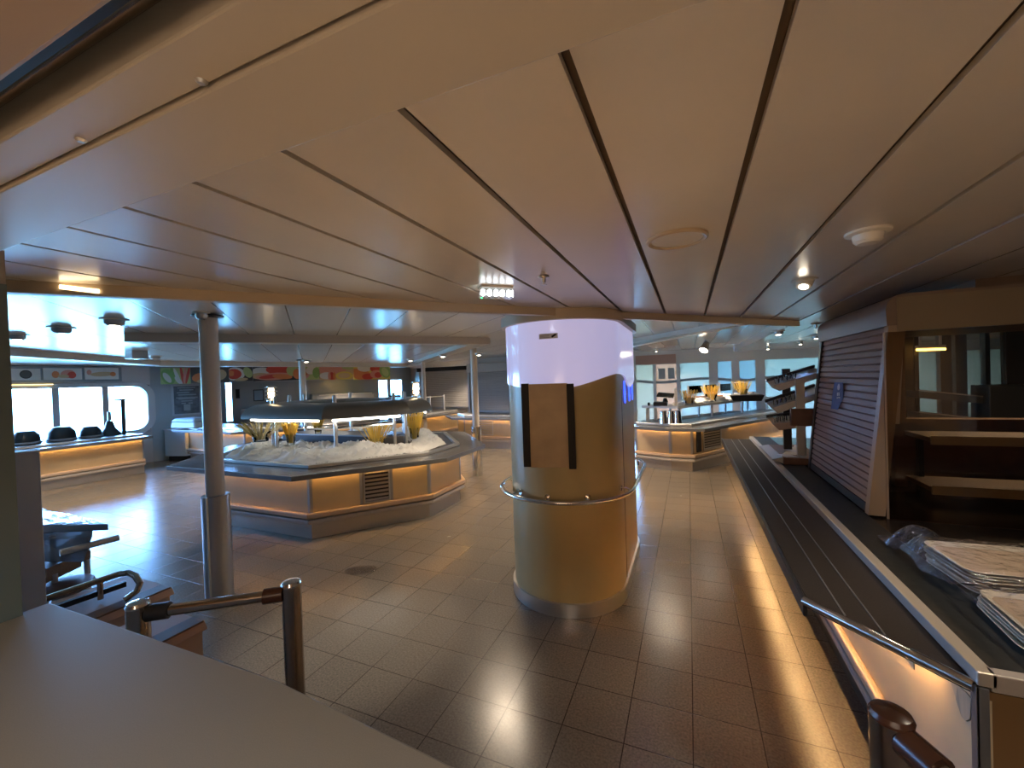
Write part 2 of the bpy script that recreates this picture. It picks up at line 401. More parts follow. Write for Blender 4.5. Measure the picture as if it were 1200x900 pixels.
# back walls
def wallpath(name, pts, z0, z1, m, t=.12):
    B = MB(); B.ribbon(pts, off(pts, -t), z0, z1); return struct(name, B, m)
wallpath('wall_back_left', [(-12.2, 5.88), (-11.78, 7.0)], 0, 2.45, M_wallb)
wallpath('wall_galley_left', [(-11.78, 7.0), (-12.75, 7.75)], 0, 2.45, M_galley)
G0, G1 = (-12.75, 7.75), (-9.35, 12.5)
def gal(t): return lerp2(G0, G1, t)
gt = [0.0]
def tg(px, py=460):      # parameter along the galley back wall for a pixel column
    p = atl(px, py, G0, G1); return math.hypot(p.x-G0[0], p.y-G0[1])/math.hypot(G1[0]-G0[0], G1[1]-G0[1])
t1, t2, t3, t4, t5, t6 = tg(263), tg(273), tg(443), tg(455), tg(457), tg(472)
slits = [(t1, t2, .75, 1.93), (t3, t4, .85, 1.86), (t5, t6, .95, 1.86)]
B = MB(); cur = 0
for a, b, z0, z1 in slits:
    for (s, e, za, zb) in ((cur, a, 0, 2.45), (a, b, 0, z0), (a, b, z1, 2.45)):
        if e > s: P = [gal(s), gal(e)]; B.ribbon(P, off(P, -.10), za, zb)
    cur = b
P = [gal(cur), gal(1)]; B.ribbon(P, off(P, -.10), 0, 2.45)
struct('wall_galley_back', B, M_galley)
for i, (a, b, z0, z1) in enumerate(slits):
    B = MB(); P = off([gal(a), gal(b)], -.04); Q = off(P, -.012); B.ribbon(P, Q, z0, z1)
    w = struct('window_%d' % (i+2), B, M_winglass)
    B = MB(); P = off([gal(a), gal(b)], .012); w_ = math.hypot(P[1][0]-P[0][0], P[1][1]-P[0][1]); k = .035/w_
    for za, zb, s0, s1 in ((z0-.03, z0+.02, 0, 1), (z1-.02, z1+.03, 0, 1), (z0, z1, 0, k), (z0, z1, 1-k, 1)):
        R = [lerp2(P[0], P[1], s0), lerp2(P[0], P[1], s1)]; B.ribbon(R, off(R, -.03), za, zb)
    obj('window_frame', B, M_white, w)
wallpath('wall_back_middle', [(-9.35, 12.5), (-8.4, 11.75), (-5.9, 11.75), (-5.75, 10.35), (-3.4, 10.35), (-1.6, 11.6)], 0, 2.45, M_wall)
B = MB(); B.box(5.9, 6, .3, 16, 0, 2.45); struct('wall_right', B, M_walldark)

# right-hand glazed wall
GY = 11.6
def gx(px, py=440): return atY(px, py, GY).x
mull = [gx(743), gx(767), gx(795), gx(836), gx(862), gx(891), gx(966), 4.2]
B = MB(); B.box(-1.75, 4.3, GY, GY+.12, 1.99, 2.45); B.box(-1.75, 4.3, GY, GY+.10, 0, .06)
for i, xm in enumerate(mull):
    wd = (.05, .035, .045, .10, .085, .10, .05, .05)[i]; B.box(xm-wd, xm+wd, GY-.02, GY+.10, 0, 1.995)
struct('wall_back_right', B, mat('bright_white_frame', (.82, .80, .77), rough=.35))
B = MB(); B.box(gx(743)+.05, gx(795)-.05, GY-.015, GY, 2.0, 2.24); struct('trim_6', B, M_pink)
pan = [('wall', 0, 1), ('pink', 1, 2), ('frost', 2, 3), ('clear', 3, 4), ('clear', 4, 5), ('frost', 5, 6), ('frost', 6, 7)]
M_clear_r = glass_mat('light_film_glass', (.10, .105, .11), trans=((.55, .56, .52), .9))
wn = 5
for k, a, b in pan:
    B = MB(); B.box(mull[a]+.02, mull[b]-.02, GY+.03, GY+.045, .06, 1.99)
    m = {'wall': M_frostw, 'pink': M_frostp, 'frost': M_frost, 'clear': M_clear_r}[k]
    w = struct('window_%d' % wn, B, m); wn += 1
    # etched wave band across the pane
    B = MB(); nseg = 14; x0, x1 = mull[a]+.03, mull[b]-.03
    def wz(x): return 1.56+.035*math.sin(x*3.3+.6)
    for i in range(nseg):
        xa, xb = x0+(x1-x0)*i/nseg, x0+(x1-x0)*(i+1)/nseg
        B.hexa([(xa, GY+.024, wz(xa)-.05), (xb, GY+.024, wz(xb)-.05), (xb, GY+.029, wz(xb)-.05), (xa, GY+.029, wz(xa)-.05)],
               [(xa, GY+.024, wz(xa)+.02), (xb, GY+.024, wz(xb)+.02), (xb, GY+.029, wz(xb)+.02), (xa, GY+.029, wz(xa)+.02)])
    obj('wave_film', B, mat('wave_film_%d' % wn, (.42, .44, .43), rough=.5), w)
    if k == 'pink':
        B = MB()
        for px in ((771.5, 779.5), (783, 790.5)):
            B.box(gx(px[0]), gx(px[1]), GY+.022, GY+.027, 1.60, 1.88)
        obj('notice', B, M_wallb, w)
B = MB(); B.box(4.2, 5.95, GY, GY+.1, 0, .5); B.box(4.2, 5.95, GY, GY+.1, 2.0, 2.45); struct('wall_back_far', B, M_white)
B = MB(); B.box(4.2, 5.95, GY+.03, GY+.045, .5, 2.0); struct('window_13', B, glass_mat('sun_film_glass', (.50, .42, .34)))  # glazing put in to brighten what shows through the servery window

# ceiling beams of the octagonal bay
def beam(i, P, Q, w, z0, z1, m=M_beam):
    B = MB(); R = [P, Q]; B.ribbon(off(R, -w/2), off(R, w/2), z0, z1); return struct('trim_%d' % i, B, m)
beam(7, (-5.38, 2.42), (-2.72, 5.46), .22, 2.25, 2.345)
beam(8, (-5.5, 2.75), (-2.98, 5.62), .16, 2.29, 2.345)
beam(9, (-2.78, 5.44), (-8.3, 11.1), .26, 2.27, 2.345)
beam(10, (-8.3, 11.2), (-2.2, 11.2), .30, 2.20, 2.345, M_white)
beam(11, (-8.0, 2.2), (-9.9, 4.9), .22, 2.25, 2.345, M_white)
beam(12, (-9.9, 4.9), (-8.3, 11.2), .26, 2.24, 2.345, M_white)
beam(13, (-1.15, 8.6), (.75, 5.35), .16, 2.28, 2.336, M_white)
beam(14, (-.85, 7.2), (.85, 5.15), .05, 2.27, 2.336, M_white)

# ================================================================== THE ROUND-ENDED PILLAR
pr, pcx, pya, pyb = .46, -.95, 3.30, 4.15
def stadium(r, n=28):
    out = []
    for k in range(n+1):
        t = PI + PI*k/n; out.append((pcx+r*math.cos(t), pya+r*math.sin(t)))
    for k in range(1, 6): out.append((pcx+r, pya+(pyb-pya)*k/6))
    for k in range(n+1):
        t = PI*k/n; out.append((pcx+r*math.cos(t), pyb+r*math.sin(t)))
    for k in range(1, 6): out.append((pcx-r, pyb+(pya-pyb)*k/6))
    return out
def solid(P, z0, z1, B=None):
    B = B or MB(); zz0 = z0 if callable(z0) else (lambda p: z0); zz1 = z1 if callable(z1) else (lambda p: z1)
    a = [B.bm.verts.new((p[0], p[1], zz0(p))) for p in P]; b = [B.bm.verts.new((p[0], p[1], zz1(p))) for p in P]
    for i in range(len(P)): B.face([a[i], a[(i+1) % len(P)], b[(i+1) % len(P)], b[i]])
    B.face(a[::-1]); B.face(b); return B
SP = stadium(pr); cum = [0]
for i in range(len(SP)): cum.append(cum[-1]+math.hypot(SP[(i+1) % len(SP)][0]-SP[i][0], SP[(i+1) % len(SP)][1]-SP[i][1]))
ctrl = [(0.0, 1.70), (.10, 1.70), (.78, 1.645), (1.36, 1.745), (1.62, 1.735), (2.0, 1.62), (2.6, 1.72), (3.3, 1.65), (4.0, 1.72), (cum[-1]-.1, 1.70), (cum[-1]+.01, 1.70)]
def wave(s):
    for (a, za), (b, zb) in zip(ctrl, ctrl[1:]):
        if a <= s <= b:
            t = (s-a)/(b-a); t = t*t*(3-2*t); return za+(zb-za)*t
    return 1.7
pil = thing('pillar', 'thick round-ended golden veneer pillar with glowing lavender band at its top', 'pillar', (pcx, 3.7, 0))
obj('pillar_body', solid(stadium(pr-.012), 0, 2.2), M_pillar, pil, smooth=True)
zw = {}
for i, p in enumerate(SP): zw[(round(p[0], 5), round(p[1], 5))] = wave(cum[i])
B = MB(); n = len(SP); So = stadium(pr+.001); Si = stadium(pr-.02)
rows = []
for P, zz in ((Si, 0), (So, 0), (So, 1), (Si, 1)):
    rows.append([B.bm.verts.new((p[0], p[1], wave(cum[i]) if zz == 0 else 2.142)) for i, p in enumerate(P)])
for A, C in zip(rows, rows[1:]+rows[:1]):
    for i in range(n): B.face([A[i], A[(i+1) % n], C[(i+1) % n], C[i]])
obj('light_band', B, M_lightbox, pil, smooth=True, label='lavender glowing acrylic band with wavy lower edge')
obj('ceiling_collar', solid(stadium(pr+.035), 2.143, 2.219), M_trim, pil, smooth=True)
obj('kick_strip', solid(stadium(pr+.006), .001, .10), M_steel, pil, smooth=True, label='brushed steel strip round the foot')
B = MB(); B.box(pcx+pr-.0135, pcx+pr-.0095, 3.405, 3.413, .1, 1.62); obj('panel_joint', B, M_groove, pil)
# handrail round the front and right
rr = pr+.075; rail = []
for k in range(25):
    t = math.radians(168+ (360-168)*k/24); rail.append((pcx+rr*math.cos(t), pya+rr*math.sin(t), .85))
rail += [(pcx+rr, 3.6, .85), (pcx+rr, 3.95, .85)]
for k in range(8):
    t = math.radians(0+62*k/7); rail.append((pcx+rr*math.cos(t), pyb+rr*math.sin(t), .85))
rail.append((pcx+(pr-.02)*math.cos(math.radians(72)), pyb+(pr-.02)*math.sin(math.radians(72)), .85))
rail.insert(0, (pcx+(pr-.02)*math.cos(math.radians(160)), pya+(pr-.02)*math.sin(math.radians(160)), .85))
hr = obj('handrail', MB().tube(rail, .0165, 12), M_chrome, pil, smooth=True, label='polished steel handrail')
for deg in (235, 268, 305, 352):
    t = math.radians(deg); B = MB()
    B.cyl((pcx+(pr-.014)*math.cos(t), pya+(pr-.014)*math.sin(t), .865), (pcx+(pr-.002)*math.cos(t), pya+(pr-.002)*math.sin(t), .865), .022)
    B.tube([(pcx+(pr-.01)*math.cos(t), pya+(pr-.01)*math.sin(t), .865), (pcx+(pr+.04)*math.cos(t), pya+(pr+.04)*math.sin(t), .868), (pcx+rr*math.cos(t), pya+rr*math.sin(t), .852)], .008, 8)
    obj('rail_bracket', B, M_chrome, hr, smooth=True)
for y in (3.58, 3.86, 4.08):
    B = MB(); nn = 16
    B.hexa([(pcx+pr-.013, y+.028*math.cos(2*PI*k/nn), 1.59+.095*math.sin(2*PI*k/nn)) for k in range(nn)], [(pcx+pr-.006, y+.028*math.cos(2*PI*k/nn), 1.59+.095*math.sin(2*PI*k/nn)) for k in range(nn)])
    obj('blue_light', B, M_blue, pil, label='small oval blue light')
# sticker on the band
def onp(x, y, r=pr+.0075):        # point on the front curve at a pixel
    d = ray(x, y); cx, cy = pcx, pya
    a = d.x**2+d.y**2; b = -2*(d.x*cx+d.y*cy); c = cx*cx+cy*cy-r*r
    t = (-b-math.sqrt(max(0, b*b-4*a*c)))/(2*a); return CAM+d*t
B = MB(); B.mi = 0
q = [onp(631.5, 391.5), onp(653.5, 390), onp(653.8, 396.2), onp(631.8, 397.8)]; B.plate(*q[::-1], .001); 
def bq(u, v, lift=.0012):
    a = lerp3(q[0], q[1], u); b = lerp3(q[3], q[2], u); p = lerp3(a, b, v); nrm = Vector((p.x-pcx, p.y-pya, 0)).normalized(); return p+nrm*lift
B.mi = 1
B.quad(bq(.64, .55), bq(.86, .12), bq(.95, .35), bq(.70, .85))
B.mi = 2
for k in range(3): B.quad(bq(.05, .2+.24*k), bq(.55, .2+.24*k), bq(.55, .30+.24*k), bq(.05, .30+.24*k))
obj('camera_notice_sticker', B, [M_paper, M_black, mat('sticker_print', (.30, .29, .36), rough=.5)], pil, label='small pale sticker with a black camera symbol')
# plywood board
def onf(x, y, yy): return atl(x, y, (-1.30, yy+.0), (-.60, yy+.10))
bd = thing('plywood_board', 'plain plywood board between two black strips on the pillar front', 'board', (-.92, 2.82, 1.07))
PA, PB = (-1.2, 2.845), (-.6, 2.79)
PA, PB = (-1.25, 2.70), (-.60, 2.86)
def brd(px0, px1, ptop, pbot, t, m, nm, lift=0):
    a, b = atl(px0, pbot, PA, PB), atl(px1, pbot, PA, PB); zt = atl((px0+px1)/2, ptop, PA, PB).z
    B = MB(); nrm = Vector((PB[1]-PA[1], -(PB[0]-PA[0]), 0)).normalized()
    zb = (a.z+b.z)/2; f = nrm*lift; g = nrm*(lift-t)
    B.hexa([a.xy.to_3d()+f+Vector((0, 0, zb)), b.xy.to_3d()+f+Vector((0, 0, zb)), b.xy.to_3d()+g+Vector((0, 0, zb)), a.xy.to_3d()+g+Vector((0, 0, zb))],
           [a.xy.to_3d()+f+Vector((0, 0, zt)), b.xy.to_3d()+f+Vector((0, 0, zt)), b.xy.to_3d()+g+Vector((0, 0, zt)), a.xy.to_3d()+g+Vector((0, 0, zt))])
    return obj(nm, B, m, bd, bevel=.002)
brd(622, 668, 449.5, 548, .02, M_ply, 'plywood_panel')
brd(614, 622.5, 449.5, 547, .035, M_black, 'black_strip', .012)
brd(667, 675.5, 449.5, 549.5, .035, M_black, 'black_strip', .012)
# two stand-off battens carrying the board on the curve
for px in (630, 660):
    a = atl(px, 500, PA, PB); B = MB(); B.box(a.x-.02, a.x+.02, a.y+.022, a.y+.045, 1.15, 1.62); obj('batten', B, M_ply, bd)

# ================================================================== WHITE COLUMNS
def column(x, y, r, rs, zs, ztop, label, mt=M_col, sleeve=M_chrome):
    c = thing('column', label, 'column', (x, y, 0), 'columns of the buffet hall')
    obj('shaft', MB().lathe((x, y, 0), [(r, 0.0), (r, ztop)], 28), mt, c, smooth=True)
    obj('collar', MB().lathe((x, y, 0), [(r, ztop-.03), (r+.045, ztop-.02), (r+.045, ztop-.01), (r, ztop)], 28), M_dark if r > .064 else M_white, c, smooth=True)
    if sleeve:
        sl = obj('sleeve', MB().lathe((x, y, 0), [(rs, .001), (rs, zs), (r, zs+.001)], 28), sleeve, c, smooth=True, label='polished steel sleeve')
        B = MB(); B.box(x+rs*.35, x+rs*.35+.012, y-rs*.94-.008, y-rs*.93+.02, .01, zs); obj('seam_strip', B, M_steel, sl)
    return c
column(-3.60, 2.15, .066, .100, .865, 2.345, 'white round column in a tall steel sleeve beside the hatch end of the buffet', sleeve=M_sleeve)
column(-3.585, 6.66, .062, .093, .89, 2.345, 'slim white column in a steel sleeve by the far corner of the big buffet')
p3 = atl(355.5, 470, G0, G1)
p3 = Vector((-6.75, 5.72, 0)); p3 = CAM + ray(355.5, 470)*(9.6/ray(355.5, 470).xy.length)
p3 = CAM + ray(355.5, 470)*(10.6/ray(355.5, 470).xy.length)
column(p3.x, p3.y, .07, .085, .95, 2.345, 'thin pale column behind the buffet, before the food picture banner', M_white, M_steel_dull)
p4 = CAM + ray(496.5, 450)*(11.6/ray(496.5, 450).xy.length)
column(p4.x, p4.y, .055, .07, .8, 2.345, 'thin white post in front of the far grey shutters', M_white, None)

# ================================================================== COUNTERS
def counter(root, base, closed, over_=.34, zt=.80, zr=.84, rimw=.06, panels=None, tray=M_tray, kick=M_kick, led_out=.03, flange=(.048, .052, .712), ledm=None, joints=True, bumpers=True, depth=None, deckm=M_deck, edge=M_deck):
    n = len(base); seg = n if closed else n-1
    def rib(a, b, z0, z1, nm, m, **k):
        B = MB(); B.ribbon(off(base, a, closed), off(base, b, closed), z0, z1, closed); return obj(nm, B, m, root, **k)
    rib(-.14, -.02, .001, .17, 'kick_plate', kick)
    for i in range(seg):
        a, b = base[i], base[(i+1) % n]
        P = [a, b]; B = MB(); B.ribbon(P, off(P, -.03), .17, zt-.035)
        p = obj('panel', B, M_panel, root)
        if joints:
            L = math.hypot(b[0]-a[0], b[1]-a[1]); k = .03/L
            for (s0, s1) in ((0, k), (1-k, 1)):
                R = [lerp2(a, b, s0), lerp2(a, b, s1)]; B = MB(); B.ribbon(off(R, .0004), off(R, .003), .30, zt-.04); obj('corner_strip', B, M_steel_dull, p)
    if bumpers:
        rib(0, .065, .250, .305, 'bumper_rail', M_bump, bevel=.012)
        rib(0, .055, .180, .232, 'bumper_rail', M_bumpg, bevel=.012, label='grey lower bumper rail')
    rib(-.03, over_, zt-.034, zt, 'tray_slide', tray, bevel=.004)
    rib(over_, over_+.012, zt-.05, zt+.002, 'edge_trim', edge, bevel=.004)
    rib(-rimw, .0, zt+.001, zr, 'rim', M_steel, bevel=.006)
    l = rib(led_out-.012, led_out, zt-.044, zt-.036, 'light_strip', ledm or M_led, label='warm glowing light strip under the tray slide')
    B = MB(); B.ribbon(off(base, flange[0], closed), off(base, flange[1], closed), flange[2], zt-.035, closed); obj('light_shield', B, M_steel_dull, l)
    if depth: rib(-depth, -rimw, zt, zr-.008, 'worktop', deckm)
def vent(root, P, Q, z0, z1, slats=9):
    """slatted steel grille on the panel between plan points P and Q (outside on the right of P->Q)"""
    R = [P, Q]; B = MB(); B.ribbon(off(R, .001), off(R, .006), z0, z1); f = obj('vent_grille', B, M_dark, root)
    B = MB()
    for i in range(slats):
        z = z0+(z1-z0)*(i+.5)/slats; A, C = off(R, .006), off(R, .020)
        h = (z1-z0)/slats*.34
        B.hexa([(*A[0], z+h), (*A[1], z+h), (*C[1], z-h*.3), (*C[0], z-h*.3)], [(*A[0], z+h+.004), (*A[1], z+h+.004), (*C[1], z-h*.3+.006), (*C[0], z-h*.3+.006)])
    obj('slats', B, M_bumpg, f)
    B = MB(); L = math.hypot(Q[0]-P[0], Q[1]-P[1]); k = .014/L
    for s0, s1, za, zb in ((0, k, z0, z1), (1-k, 1, z0, z1), (0, 1, z0, z0+.012), (0, 1, z1-.012, z1)):
        T = [lerp2(P, Q, s0), lerp2(P, Q, s1)]; B.ribbon(off(T, .004), off(T, .022), za, zb)
    obj('grille_frame', B, M_steel, f)

# ---- the big octagonal buffet
IB = [(-5.80, 3.36), (-3.96, 3.36), (-3.08, 4.42), (-3.08, 5.20), (-3.96, 6.26), (-5.80, 6.26), (-6.60, 5.20), (-6.60, 4.42)]
isl = thing('buffet_island', 'large octagonal buffet counter heaped with crumpled white cloth under a grey canopy', 'buffet', (-4.84, 4.8, 0))
counter(isl, IB, True)
IBr = [IB[1], IB[2]]
vent(isl, lerp2(*IBr, .42), lerp2(*IBr, .64), .315, .735)
for s in (.40, .655): 
    T = [lerp2(*IBr, s-.012), lerp2(*IBr, s+.012)]; B = MB(); B.ribbon(off(T, .0005), off(T, .004), .30, .76); obj('corner_strip', B, M_steel_dull, isl)
B = MB(); B.prism(off(IB, -.05, True), .70, .80); obj('well_floor', B, M_deck, isl)
core = off(IB, -1.05, True)
B = MB(); B.prism([(-5.9, 4.55), (-3.9, 4.55), (-3.75, 4.8), (-3.9, 5.05), (-5.9, 5.05), (-6.05, 4.8)], .80, .985); cb = obj('centre_block', B, mat('dark_centre', (.07, .07, .075), rough=.4, metal=.3), isl, bevel=.01)
B = MB(); B.box(-5.85, -3.95, 4.57, 5.03, .986, 1.0); obj('block_lid', B, M_steel_dull, cb)
# gantry
ring = off(IB, -.74, True)
for i, p in enumerate(ring):
    h = 1.60
    B = MB(); B.lathe((p[0], p[1], 0), [(.024, .80), (.024, h-.01), (.018, h), (0, h)], 14); B.lathe((p[0], p[1], 0), [(.045, .80), (.045, .83), (.024, .84)], 14)
    po = obj('gantry_post', B, M_steel, isl, smooth=True)
cin, cout = off(IB, -1.0, True), off(IB, -.36, True)
for i in range(8):      # eight curved hood sections
    B = MB(); j = (i+1) % 8; prof = [(0, 1.44), (.06, 1.475), (.2, 1.495), (.5, 1.50), (.74, 1.492), (.87, 1.465), (.95, 1.42), (1.0, 1.345)]
    up = [[B.bm.verts.new((*lerp2(cin[k], cout[k], u), z)) for u, z in prof] for k in (i, j)]
    lo = [[B.bm.verts.new((*lerp2(cin[k], cout[k], u), z-.03)) for u, z in prof] for k in (i, j)]
    for k in range(len(prof)-1):
        B.face([up[0][k], up[0][k+1], up[1][k+1], up[1][k]]); B.face([lo[0][k], lo[1][k], lo[1][k+1], lo[0][k+1]])
        for e in (0, 1): B.face([up[e][k], up[e][k+1], lo[e][k+1], lo[e][k]])
    B.face([up[0][-1], lo[0][-1], lo[1][-1], up[1][-1]]); B.face([up[0][0], lo[0][0], lo[1][0], up[1][0]])
    c = obj('canopy', B, M_canopy, isl, smooth=True)
    if i in (0, 1, 3, 4, 5, 7):
        P, Q = off(IB, -.45, True)[i], off(IB, -.45, True)[j]
        B = MB(); B.cyl((*lerp2(P, Q, .08), 1.288), (*lerp2(P, Q, .92), 1.288), .014); obj('lamp_tube', B, M_tube, c, smooth=True, label='lit white lamp tube')
for i in (0, 1, 3, 4):
    P, Q = ring[i], ring[(i+1) % 8]; B = MB(); B.ribbon(off([P, Q], -.01), off([P, Q], -.22), 1.145, 1.153); obj('glass_shelf', B, M_glass, isl)
    B = MB(); B.bar((*P, 1.149), (*Q, 1.149), .012, .016); obj('shelf_edge', B, M_white, isl)
# crumpled cloth in the well
def inside(pt, poly):
    c = False; x, y = pt
    for i in range(len(poly)):
        x0, y0 = poly[i]; x1, y1 = poly[i-1]
        if (y0 > y) != (y1 > y) and x < (x1-x0)*(y-y0)/(y1-y0)+x0: c = not c
    return c
def crumple(x, y, amp=1):
    v = Vector((x*3.1, y*3.1, 0)); h = abs(noise.noise(v))*.5 + (.5-abs(noise.noise(v*2.1+Vector((4, 1, 0)))))*.75 + (.5-abs(noise.noise(v*4.6)))*.55 + (.5-abs(noise.noise(v*9.5)))*.30
    return h*amp
def heap(name, poly, hole, z0, amp, step=.04, seedv=0):
    B = MB(); xs = [p[0] for p in poly]; ys = [p[1] for p in poly]; V = {}
    nx, ny = int((max(xs)-min(xs))/step)+1, int((max(ys)-min(ys))/step)+1
    def ed(p):   # distance to polygon edge
        d = 9
        for i in range(len(poly)):
            a, b = Vector(poly[i-1]), Vector(poly[i]); q = Vector(p); t = max(0, min(1, (q-a).dot(b-a)/(b-a).length_squared)); d = min(d, (q-(a+(b-a)*t)).length)
        return d
    for i in range(nx+1):
        for j in range(ny+1):
            x, y = min(xs)+i*step, min(ys)+j*step
            if inside((x, y), poly) and not (hole and inside((x, y), hole)):
                e = min(1, ed((x, y))/.16); big = .45+.75*max(0, noise.noise(Vector((x*1.1+seedv, y*1.1, 2)))+.35)
                jx, jy = noise.noise(Vector((x*9, y*9, 5)))*.02, noise.noise(Vector((x*9, y*9, 9)))*.02
                V[i, j] = B.bm.verts.new((x+jx, y+jy, z0+.004+crumple(x+seedv, y)*amp*big*(.12+.88*e)))
    for (i, j) in V:
        if (i+1, j) in V and (i, j+1) in V and (i+1, j+1) in V: B.face([V[i, j], V[i+1, j], V[i+1, j+1], V[i, j+1]])
    return B
chole = [(-6.0, 4.5), (-3.80, 4.5), (-3.68, 4.8), (-3.80, 5.1), (-6.0, 5.1), (-6.15, 4.8)]
cl = obj('crumpled_cloth', heap('c', off(IB, -.17, True), chole, .80, .20, .024), M_cloth, smooth=True)
tag(cl, 'crumpled white cloth heaped in the well of the big octagonal buffet', 'cloth')
# vases of spaghetti
def vase(x, y, z, h, rb, rt, label, spread=.35, ph=.2, group='spaghetti vases on the big buffet', pm=None, nst=60):
    t = thing('spaghetti_vase', label, 'vase', (x, y, z), group)
    obj('glass', MB().lathe((x, y, z), [(rb, 0), (rb*1.02, .02), (rt, h), (rt-.004, h), (rb-.006, .022), (0, .022)], 20), M_glass, t, smooth=True)
    B = MB(); rnd = random.Random(int(x*1000+y*77))
    for k in range(nst):
        a = rnd.random()*2*PI; r = math.sqrt(rnd.random()); p = (x+rb*.7*r*math.cos(a), y+rb*.7*r*math.sin(a), z+.025)
        hh = h+ph*(.75+.35*rnd.random()); R = (rt+spread*ph)*r
        B.cyl(p, (x+R*math.cos(a+.2), y+R*math.sin(a+.2), z+hh), .0042, .0042, 5)
    obj('spaghetti', B, pm or M_pasta, t, kind='stuff')
    return t
def on_ray(px, py, d):
    r = ray(px, py); return CAM + r*(d/r.xy.length)
def vase_at(px, ptop, pbot, dist, label, w=.10, **k):
    p = on_ray(px, pbot, dist); q = on_ray(px, ptop, dist); H = q.z-p.z
    return vase(p.x, p.y, p.z, H*.48, w*.45, w*.62, label, ph=H*.50, **k)
vase_at(341, 495, 521, 6.15, 'cone of yellow spaghetti in a glass vase at the front left of the big buffet', w=.10)
vase_at(441, 498, 526, 6.0, 'squat glass of wide fanned yellow spaghetti before the centre block of the big buffet', w=.15, spread=.9)
vase_at(486, 484, 517, 6.65, 'tall vase of yellow spaghetti behind the right front post of the big buffet', w=.13)
vase_at(373, 488, 508, 7.0, 'slender vase of yellow spaghetti behind the middle post of the big buffet', w=.10)
vase_at(306, 494, 517, 6.6, 'loose dull spaghetti fanned out low on the left of the big buffet', w=.2, spread=1.6, pm=M_pastad)
# two glowing jar lanterns on posts
def lantern(px, ptop, pbot, dist, label, foot):
    a, b = on_ray(px, ptop, dist), on_ray(px, pbot, dist); h = a.z-b.z; x, y, z = a.x, a.y, b.z; r = h*.34
    t = thing('jar_lantern', label, 'lamp', (x, y, foot), 'jar lanterns above the big buffet')
    obj('stem', MB().cyl((x, y, foot), (x, y, z), .02), M_steel, t, smooth=True)
    obj('bulb', MB().lathe((x, y, z), [(0, .01), (r*.55, .02), (r*.62, h*.5), (r*.5, h*.86), (0, h*.9)], 18), M_lamp, t, smooth=True, label='warm glowing bulb')
    B = MB()
    for f in (.12, .38, .64, .9):
        B.tube([(x+r*math.cos(2*PI*k/18), y+r*math.sin(2*PI*k/18), z+h*f) for k in range(18)], .008, 6, closed=True)
    obj('cage_ring', B, M_steel, t, smooth=True)
    obj('cap', MB().lathe((x, y, z), [(r*.8, h*.93), (r*.8, h*.98), (0, h)], 18), M_steel, t, smooth=True)
    obj('dish', MB().lathe((x, y, z), [(0, -.012), (r*.9, -.01), (r*.9, 0), (0, 0.004)], 18), M_steel, t, smooth=True)
lantern(317.5, 452.5, 469, 6.9, 'glowing caged jar lantern above the left of the big buffet', .83)
lantern(487, 447, 463.5, 6.68, 'glowing caged jar lantern above the right corner of the big buffet', 1.49)

# ---- right-hand buffet beyond the pillar
RB = [(-1.55, 8.5), (-.55, 7.80), (.10, 7.80), (2.3, 11.1)]
RB = [(-.95, 8.10), (-.33, 7.86), (.03, 7.86), (2.05, 11.0)]
ri = thing('serving_island', 'angled serving counter lit orange beneath, beyond the round-ended pillar', 'buffet', (0, 8.5, 0))
counter(ri, RB, False, depth=.55)
e0, e1 = RB[2], RB[3]
vent(ri, lerp2(e0, e1, .085), lerp2(e0, e1, .24), .33, .70, 8)
B = MB(); T = [lerp2(e0, e1, .03), lerp2(e0, e1, .065)]; B.ribbon(off(T, .001), off(T, .02), .33, .70); obj('side_louvre', B, M_dark, ri)
B = MB(); T = [lerp2(e0, e1, .235), lerp2(e0, e1, .31)]; B.ribbon(off(T, .001), off(T, .03), .66, .72); obj('door_handle', B, M_steel, ri)
B = MB(); B.prism([(-.95, 8.12), (-.33, 7.9), (.03, 7.9), (2.0, 11.0), (.9, 11.2), (-.9, 8.9)], .02, .79); obj('carcass', B, M_walldark, ri)
# raised glass tier on posts
tier = [lerp2((-.86, 8.45), (-.2, 8.15), s) for s in (0, 1)] + [(1.75, 11.15)]
B = MB(); B.ribbon(tier, off(tier, -.55), 1.10, 1.125); obj('upper_shelf', B, M_steel, ri)
B = MB(); B.ribbon(off(tier, .012), tier, 1.085, 1.13); obj('shelf_edge', B, M_white, ri)
for s in (.02, .33, .66, .97):
    for d in (-.06, -.5):
        p = lerp2(off(tier, d)[1], off(tier, d)[2], s); B = MB(); B.cyl((*p, .80), (*p, 1.10), .022); obj('shelf_post', B, M_steel, ri, smooth=True)
p = off(tier, -.25)[0]
for d in (-.08, -.45):
    p = lerp2(off(tier, d)[0], off(tier, d)[1], .12); B = MB(); B.box(p[0]-.03, p[0]+.03, p[1]-.03, p[1]+.03, .80, 1.1); obj('shelf_post', B, M_steel, ri)
B = MB(); pp = on_ray(792, 475, 8.25); B.box(pp.x-.02, pp.x+.02, pp.y-.02, pp.y+.02, 1.127, over(792, 455, (pp.x, pp.y))); obj('shelf_upright', B, M_steel, ri)
